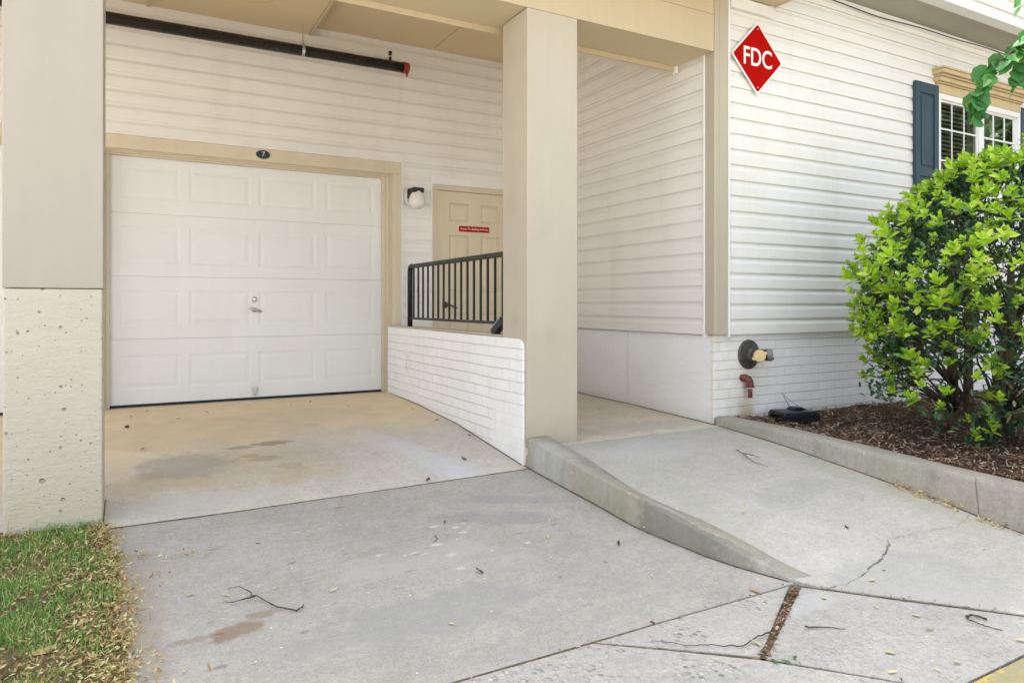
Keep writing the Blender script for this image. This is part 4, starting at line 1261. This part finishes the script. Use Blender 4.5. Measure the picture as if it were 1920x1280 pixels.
m = MB(); trunks = []
for (bx, by, tx, ty, tz, r0) in ((5.40, 2.60, 5.30, 2.45, 1.2, .055), (5.28, 2.86, 5.05, 2.85, 1.05, .045), (5.55, 2.72, 5.8, 2.8, 1.2, .05), (5.50, 2.50, 5.62, 2.2, 1.1, .04), (5.34, 2.76, 5.38, 2.9, 1.3, .038)):
    pts = []
    for i in range(7):
        f = i / 6
        pts.append(Vector((bx + (tx - bx) * f + .03 * math.sin(3 * f + bx * 9), by + (ty - by) * f + .03 * math.cos(4 * f + by * 9), -.1 + (tz + .1) * f)))
    m.tube(pts, [r0 * (1 - .6 * i / 6) * (1.25 if i == 0 else 1) for i in range(7)], 9)
    trunks.append(pts)
m.build("trunk", M['bark'], SH, smooth=True)
m = MB()
for k in range(176):
    z = rng.uniform(.2, 1.75) if k < 90 else rng.uniform(.2, .75); th = rng.uniform(0, 2 * math.pi); rr_ = env(z, th) * rng.uniform(.75, .97)
    e = Vector((BC[0] + rr_ * math.cos(th), min(BC[1] + rr_ * math.sin(th), 3.86), z))
    if k >= 150: e = Vector(low_tips[k - 150]); z = e.z
    tr = min(trunks, key=lambda t_: (t_[3] - e).length)
    s_ = tr[min(5, max(1, int((z * .55 + .1) / 1.2 * 6)))]
    mid = s_.lerp(e, .5) + Vector((rng.uniform(-.06, .06), rng.uniform(-.06, .06), rng.uniform(.0, .1)))
    pts = [s_, s_.lerp(mid, .5) + Vector((0, 0, .02)), mid, mid.lerp(e, .5) + Vector((rng.uniform(-.04, .04), rng.uniform(-.04, .04), .02)), e]
    r0 = rng.uniform(.006, .013); m.tube(pts, [r0, r0 * .85, r0 * .65, r0 * .45, r0 * .25], 5)
m.build("branches", M['twig'], SH, smooth=True)

# sucker growing in front of the shrub
SK = empty("shrub_sprout", (4.86, 2.50, -.05), "small low sprout with bright leaves over grey green ones in front of the holly shrub", "shrub")
tips2 = [(np.array([4.66, 2.42, .03]), np.array([-.3, -.2, 1.]), .062), (np.array([4.78, 2.40, .07]), np.array([.0, -.3, 1.]), .066), (np.array([4.82, 2.44, .16]), np.array([.1, -.1, 1.]), .055), (np.array([4.98, 2.52, .24]), np.array([.2, -.2, 1.]), .066), (np.array([4.72, 2.5, .12]), np.array([-.2, 0, 1.]), .045)]
for tip in tips2:
    a_ = whorls([tip], int(tip[0][0] * 100))
    scatter_mesh("shoot", LEAF[0], LEAF[1], a_[1], a_[2], a_[3], a_[0], M['leaf_new'], SK)
P = []; D = []
for (c_, n_, s_) in (((4.74, 2.42, -.0), 70, .10), ((5.06, 2.5, .12), 110, .11), ((5.12, 2.5, .05), 60, .1), ((5.45, 2.3, .08), 60, .1)):
    for i in range(n_):
        P.append(np.array(c_) + nr.normal(0, s_ * .5, 3) * (1.2, 1, .8)); D.append(nr.normal(0, 1, 3) + np.array([0, -.3, .3]))
P = np.array(P); P[:, 2] = np.maximum(P[:, 2], -.02); D = np.array(D)
scatter_mesh("old_foliage", SPIKY[0], SPIKY[1], D, np.array([0, 0, 1.]) + nr.normal(0, .4, P.shape), nr.uniform(.045, .07, len(P)), P, M['leaf_dark'], SK)
m = MB()
for (x, y, z) in ((4.66, 2.42, .03), (4.78, 2.4, .07), (4.82, 2.44, .16), (4.98, 2.52, .24), (5.06, 2.5, .12), (5.12, 2.5, .08)):
    m.tube([(4.92, 2.50, -.06), ((4.92 + x) / 2, (2.5 + y) / 2 - .01, z * .4), (x, y, z)], [.006, .005, .003], 5)
m.build("stem", M['twig'], SK)

# tree at the right whose branch hangs into view
TR = empty("redbud_tree", (6.3, .45, -.06), "tree branch with round green leaves hanging in front of the window heading", "tree")
m = MB()
tp = [Vector((6.3, .45, -.15)), Vector((6.27, .47, .6)), Vector((6.2, .5, 1.5)), Vector((6.12, .52, 2.4)), Vector((6.1, .55, 3.4))]
m.tube(tp, [.11, .085, .075, .06, .04], 12)
br0 = [Vector((6.15, .52, 2.1)), Vector((5.4, .85, 2.62)), Vector((4.6, 1.2, 2.62)), Vector((4.0, 1.5, 2.35)), Vector((3.66, 1.66, 2.12)), Vector((3.50, 1.74, 1.98)), Vector((3.42, 1.79, 1.84)), Vector((3.44, 1.77, 1.74))]
m.tube(br0, [.03, .022, .016, .011, .007, .005, .003, .002], 7)
br1 = [br0[3], Vector((3.85, 1.62, 2.42)), Vector((3.70, 1.66, 2.36)), Vector((3.60, 1.68, 2.30)), Vector((3.575, 1.69, 2.25))]
m.tube(br1, [.008, .006, .004, .003, .002], 6)
br2 = [br0[4], Vector((3.62, 1.69, 1.98)), Vector((3.60, 1.70, 1.88))]
m.tube(br2, [.005, .003, .002], 6)
for (a, b) in ((tp[3], Vector((7.6, -.2, 3.9))), (tp[4], Vector((6.0, .3, 4.6))), (tp[4], Vector((6.9, 1.0, 4.4)))):
    m.tube([a, a.lerp(b, .5) + Vector((0, 0, .15)), b], [.035, .022, .008], 7)
m.build("trunk", M['bark'], TR, smooth=True)
P = []; D = []; S_ = []; N_ = []
def leaf_at(p, d, s): P.append(np.array(p)); D.append(np.array(d)); S_.append(s)
def along(path, i0, i1, per, sc, droop=-.5):
    for i in range(i0, i1):
        for k in range(per):
            f = k / per; q_ = path[i].lerp(path[i + 1], f)
            sd = 1 if (k + i) % 2 else -1
            t_ = (path[i + 1] - path[i]).normalized(); sdv = t_.cross(Vector((0, 0, 1))).normalized() * sd
            d = Vector(sdv) * .7 + t_ * .5 + Vector((0, 0, droop)) + Vector(nr.normal(0, .25, 3))
            leaf_at(q_ + Vector(nr.normal(0, .012, 3)), d, sc * rng.uniform(.7, 1.15))
along(br0, 4, 7, 14, .08); along(br0, 3, 5, 16, .08); along(br0, 1, 4, 18, .08); along(br1, 0, 2, 5, .06); along(br1, 3, 4, 3, .05); along(br2, 0, 2, 9, .075)
for k in range(500):
    c_ = rng.choice([(7.4, -.1, 3.9), (6.0, .2, 4.5), (6.9, 1.0, 4.4), (6.5, .3, 4.9)])
    leaf_at(np.array(c_) + nr.normal(0, .45, 3), nr.normal(0, 1, 3) + np.array([0, 0, -.4]), .1)
P = np.array(P); D = np.array(D)
Nn = np.array([-.35, -.55, .6]) + nr.normal(0, .35, P.shape)
scatter_mesh("foliage", ROUND[0], ROUND[1], D, Nn, np.array(S_), P, M['leaf_tree'], TR)

# trees across the lot (they show as reflections in the window panes)
for q_, (tx, ty, h_) in enumerate(((16.5, -3.5, 12), (23, -8, 13), (13.5, -11, 12), (29, -5, 13))):
    t_ = empty("street_tree", (tx, ty, -.5), "tall leafy tree across the lot reflected in the window", "tree", "trees across the lot")
    m = MB().tube([(tx, ty, -.6), (tx + .1, ty, h_ * .3), (tx - .1, ty + .1, h_ * .6), (tx, ty, h_ * .9)], [.25, .2, .13, .04], 9)
    for k in range(9):
        a = k * 2.4; m.tube([(tx, ty, h_ * (.3 + .05 * k)), (tx + math.cos(a) * 1.2, ty + math.sin(a) * 1.2, h_ * (.38 + .06 * k)), (tx + math.cos(a) * 2.2, ty + math.sin(a) * 2.2, h_ * (.45 + .06 * k))], [.09, .05, .02], 6)
    m.build("trunk", M['bark'], t_)
    P = []
    while len(P) < 4200:
        v = nr.normal(0, 1, 3); v /= np.linalg.norm(v); p = np.array([tx, ty, h_ * .62]) + v * np.array([h_ * .3, h_ * .3, h_ * .38]) * rng.random() ** .4
        if mnoise.noise(Vector(p * .9)) < -.05: continue
        P.append(p)
    P = np.array(P)
    scatter_mesh("crown", LEAF[0], LEAF[1], nr.normal(0, 1, P.shape), nr.normal(0, 1, P.shape) + np.array([0, 0, 1.]), nr.uniform(.35, .6, len(P)), P, M['leaf_far'], t_)

# mulch chips
CHIP = ([(0, -.5, 0), (.5, -.55, .25), (1, -.4, 0), (1, .4, .05), (.5, .55, .3), (0, .45, 0)], [(0, 1, 4, 5), (1, 2, 3, 4)])
N = 21000
X = 4.09 + nr.random(N) ** 1.3 * 4.4; Y = 3.91 - nr.random(N) ** .95 * 2.9
Z = np.array([bed_z(a, b) for a, b in zip(X, Y)]) + nr.uniform(.0, .022, N)
P = np.stack([X, Y, Z], 1)
D = nr.normal(0, 1, (N, 3)); D[:, 2] *= .28
Nn = np.array([0, 0, 1.]) + nr.normal(0, .35, (N, 3))
S = np.stack([nr.uniform(.012, .05, N), nr.uniform(.004, .010, N), nr.uniform(.008, .02, N)], 1)
tag(scatter_mesh("mulch", CHIP[0], CHIP[1], D, Nn, S, P, M['chip']), "brown shredded bark mulch in the bed under the shrub", "mulch", kind='stuff')

# grass
BLADE = ([(0, -.5, 0), (0, .5, 0), (.45, .4, .04), (.45, -.4, .04), (.8, .25, .16), (.8, -.25, .16), (1, 0, .3)], [(0, 3, 2, 1), (3, 5, 4, 2), (5, 6, 4)])
P = []
while len(P) < 10500:
    y = rng.uniform(2.0, 3.885); x = edge_x(y) + .01 - abs(rng.gauss(0, 1)) * .62 if rng.random() < .8 else rng.uniform(-1.8, -.2)
    nz = mnoise.noise(Vector((x * 5, y * 5, 0))) + .6 * mnoise.noise(Vector((x * 12, y * 12, 2)))
    near = sst(-.09, .02, x - edge_x(y))
    if rng.random() < near: continue
    if nz < -.12 and rng.random() < .8: continue
    if y < 2.75 and nz < .2 and rng.random() < .6: continue
    P.append((x, y, turf_z(x, y) - .004))
P = np.array(P); N = len(P)
D = np.array([0, 0, 1.]) + nr.normal(0, .42, (N, 3)); D[:, 2] = np.abs(D[:, 2])
Nn = nr.normal(0, 1, (N, 3))
tall = 1 + .7 * np.exp(-((P[:, 1] - 3.87) / .05) ** 2) * (nr.random(N) < .35)
S = np.stack([nr.uniform(.02, .052, N) * tall, nr.uniform(.0028, .0052, N), nr.uniform(.02, .06, N)], 1)
tag(scatter_mesh("grass", BLADE[0], BLADE[1], D, Nn, S, P, M['grass']), "short patchy green grass at the foot of the left pillar", "grass", kind='stuff')

# leaf litter
DRY = ([(0, 0, 0), (.3, .22, .14), (.35, 0, .02), (.3, -.2, .1), (.7, .2, .2), (.7, 0, .1), (.7, -.18, .12), (1, .02, .3)], LEAF[1])


def litter(pts, s0, s1, zf):
    n_ = len(pts); P_ = np.array([(x, y, zf(x, y) + rng.uniform(.002, .018)) for x, y in pts])
    D_ = nr.normal(0, 1, (n_, 3)); D_[:, 2] *= .25
    return P_, D_, np.array([0, 0, 1.]) + nr.normal(0, .3, (n_, 3)), np.stack([nr.uniform(s0, s1, n_), nr.uniform(s0 * .35, s1 * .75, n_) * nr.choice([.35, .6, 1., 1.3], n_), nr.uniform(s0, s1, n_) * nr.uniform(.5, 2.2, n_)], 1)


pts = []
for k in range(1500):
    y = rng.uniform(2.0, 3.87); pts.append((edge_x(y) + rng.gauss(-.035, .035), y))
while len(pts) < 6800:
    y = rng.uniform(2.0, 3.87); x = edge_x(y) - abs(rng.gauss(0, .5))
    if mnoise.noise(Vector((x * 4, y * 4, 7))) > -.1 or rng.random() < .35: pts.append((x, y))
for (cx, cy, sx, sy, n_) in ((.03, 3.47, .05, .03, 22), (.2, 3.42, .06, .02, 26), (.1, 3.27, .05, .03, 10), (.13, 3.13, .04, .03, 6), (.05, 2.55, .04, .12, 40), (-.15, 2.5, .2, .15, 200)):
    for k in range(n_): pts.append((cx + rng.gauss(0, sx), cy + rng.gauss(0, sy)))
p4 = litter(pts, .008, .030, lambda x, y: turf_z(x, y) if x < edge_x(y) - .02 else DZ(x, y) + .003)
tag(scatter_mesh("leaf_litter", DRY[0], DRY[1], p4[1], p4[2], p4[3], p4[0], M['litter']), "yellow and brown leaf litter along the lawn edge", "leaves", kind='stuff')
pts = []
for k in range(150):
    f = rng.random(); pts.append((3.885 + rng.gauss(0, .022) - .01, 2.47 - f * .38))
for k in range(45): pts.append((3.88 + rng.gauss(0, .02), 1.93 + rng.gauss(0, .05)))
for k in range(12): pts.append((3.86 + rng.gauss(0, .03), rng.uniform(2.5, 3.4)))
p4 = litter(pts, .014, .034, RZ)
tag(scatter_mesh("leaf_litter", DRY[0], DRY[1], p4[1], p4[2], p4[3], p4[0], M['litter']), "yellow leaf litter gathered at the foot of the right kerb", "leaves", kind='stuff')
pts = []
for (a, b, n_) in (((2.44, 1.975), (1.87, 1.638), 420), ((2.46, 1.975), (3.0, 1.385), 60), ((1.87, 1.63), (2.2, 1.24), 12), ((1.5, 2.0), (.6, 2.0), 14), ((2.45, 1.99), (1.6, 2.0), 16)):
    for k in range(n_):
        f = rng.random(); w_ = .009 if n_ > 100 else .005
        pts.append((a[0] + (b[0] - a[0]) * f + rng.gauss(0, w_), a[1] + (b[1] - a[1]) * f + rng.gauss(0, w_)))
p4 = litter(pts, .006, .02, lambda x, y: DZ(x, y) - .004)
tag(scatter_mesh("joint_litter", CHIP[0], CHIP[1], p4[1], p4[2], p4[3] * (1, .5, .5), p4[0], M['chip']), "brown bark crumbs filling the pavement joints", "debris", kind='stuff')


# ---------------------------------------------------------------- single leaves and twigs on the concrete
def one_leaf(x, y, zf, s, mat, label, group=None, tmpl=DRY, name="fallen_leaf"):
    m_ = MB(); a = rng.uniform(0, 6.28); z = zf(x, y) + .004
    wy = rng.choice((.35, .6, .9, 1.1)); cz = rng.uniform(.3, 1.5); s *= rng.uniform(.7, 1.25)
    v_ = [(p[0] * s, p[1] * s * wy + .12 * s * p[0] * p[0] * rng.choice((-1, 1)), p[2] * s * cz) for p in tmpl[0]]
    v_ = [(x + p[0] * math.cos(a) - p[1] * math.sin(a), y + p[0] * math.sin(a) + p[1] * math.cos(a), z + p[2]) for p in v_]
    m_.add(v_, tmpl[1])
    return tag(m_.build(name, mat, origin=(x, y, z)), label, "leaf", group)


for x, y, s, lab in ((.53, 3.42, .035, "small brown leaf alone on the driveway right of the lawn"), (1.41, 3.28, .04, "dark curled leaf in the middle of the driveway"), (1.32, 2.66, .045, "dark folded leaf on the driveway left of the kerb's sloping end"),
                     (2.02, 2.63, .042, "brown leaf on the driveway close to the wedge kerb"), (1.92, 4.12, .06, "crumpled brown leaf on the driveway near the white brick wall"), (1.54, 3.87, .04, "dark leaf scrap lying on the driveway joint"),
                     (-.03, 5.7, .06, "largest dark leaf on the tan floor near the left door jamb"), (.05, 5.05, .07, "dark curled leaf on the tan floor behind the left pillar")):
    one_leaf(x, y, DZ, s, M['leaf_brown'], lab)
for x, y in ((.1, 6.4), (.35, 6.45), (.9, 6.35), (1.2, 6.2), (.55, 6.1), (2.12, 5.6), (2.1, 5.1), (.3, 5.9), (1.65, 5.9), (-.02, 6.2), (2.18, 4.6), (1.4, 6.3)):
    one_leaf(x, y, DZ, rng.uniform(.03, .05), M['leaf_brown'], "small dark leaf scrap on the tan floor before the garage door", "leaf scraps before the garage door")
for x, y in ((.22, 3.02), (.27, 2.78), (.18, 2.9), (.34, 2.95), (.4, 3.15), (.62, 3.15), (.7, 2.8), (1.3, 2.44), (1.02, 2.35), (1.76, 2.85), (1.55, 2.95), (.95, 3.1), (.75, 3.35), (1.6, 2.5), (1.1, 3.5), (.5, 2.95), (1.95, 2.3), (2.1, 2.15)):
    one_leaf(x, y, DZ, rng.uniform(.02, .038), M['leaf_pale'], "small pale dry leaf lying on the grey driveway", "pale leaves on the driveway")
for x, y in ((2.28, 1.44), (2.57, 1.48), (2.63, 1.56), (2.14, 1.38), (1.92, 1.69), (2.12, 1.81), (2.56, 1.71), (2.2, 1.5), (2.42, 1.3), (2.45, 1.86), (2.75, 1.3), (2.3, 1.3)):
    one_leaf(x, y, DZ, rng.uniform(.028, .042), M['leaf_pale'], "small pale leaf on the front pavement slabs", "pale leaves on the pavement")
for x, y in ((2.93, 1.9), (3.1, 2.2), (2.7, 2.5), (3.2, 2.9), (2.9, 3.3), (3.5, 2.4), (3.55, 1.8), (2.75, 1.86)):
    one_leaf(x, y, RZ, rng.uniform(.02, .04), M['leaf_pale'] if rng.random() < .5 else M['leaf_brown'], "small dry leaf lying on the sloping walkway", "leaves on the walkway")
for x, y in ((1.90, 1.60), (1.94, 1.575), (1.87, 1.585)):
    one_leaf(x, y, DZ, .05, M['leaf_tree'], "fresh green leaf lying at the end of the mulch filled joint", "green leaves in the joint", LEAF)
one_leaf(2.26, 2.0, DZ, .06, M['leaf_orange'], "reddish leaf on the pavement beside the driveway's front edge")
one_leaf(-.30, 2.75, turf_z, .085, M['litter'], "large tan leaf lying on the grass", None, LEAF)


def twig(paths, r0, zf, label, mat=None):
    m_ = MB(); o = paths[0][0]
    for pts_ in paths:
        fine = []
        for a, b in zip(pts_[:-1], pts_[1:]):
            za = a[2] if len(a) > 2 else 0; zb = b[2] if len(b) > 2 else 0
            for k in range(4):
                f = k / 4; j_ = .0035 if k else .0012
                fine.append((a[0] + (b[0] - a[0]) * f + rng.gauss(0, j_), a[1] + (b[1] - a[1]) * f + rng.gauss(0, j_), za + (zb - za) * f + abs(rng.gauss(0, .0015))))
        fine.append((pts_[-1][0], pts_[-1][1], pts_[-1][2] if len(pts_[-1]) > 2 else 0))
        n_ = len(fine)
        m_.tube([(x, y, zf(x, y) + r0 + .004 + dz) for x, y, dz in fine], [r0 * (1 - .65 * i / (n_ - 1)) * rng.uniform(.8, 1.25) for i in range(n_)], 6)
    return tag(m_.build("twig", mat or M['twig'], smooth=True, origin=(o[0], o[1], zf(o[0], o[1]))), label, "twig")


twig([[(.55, 2.7), (.49, 2.77), (.43, 2.88, .006), (.40, 2.95, .01), (.38, 3.0, .006), (.34, 3.01)], [(.43, 2.88, .006), (.38, 2.865, .01), (.34, 2.88), (.31, 2.9)], [(.55, 2.7), (.575, 2.72), (.585, 2.74)]], .0029, DZ, "dark forked twig on the driveway near the lawn")
twig([[(3.5, 3.3), (3.45, 3.2, .01), (3.41, 3.12, .008), (3.40, 3.04), (3.42, 2.97)], [(3.45, 3.2, .01), (3.475, 3.14, .012), (3.51, 3.11)]], .003, RZ, "thin forked twig on the sloping walkway")
twig([[(2.82, 1.425), (2.815, 1.455), (2.80, 1.478), (2.775, 1.478), (2.755, 1.455), (2.753, 1.425), (2.762, 1.39), (2.775, 1.35)]], .0042, DZ, "dark hooked twig on the pavement near the yellow kerb")
twig([[(2.16, 1.71), (2.23, 1.67), (2.28, 1.63)]], .0032, DZ, "short straight twig on the pavement right of the joint")
twig([[(2.03, 1.74), (1.95, 1.735, .004), (1.86, 1.72), (1.78, 1.765), (1.71, 1.80), (1.6, 1.9)]], .0026, DZ, "long thin twig crossing the worn pavement slab left of the joint")
twig([[(1.29, 3.12), (1.28, 3.08), (1.25, 3.06)]], .0025, DZ, "tiny curved twig on the middle of the driveway")
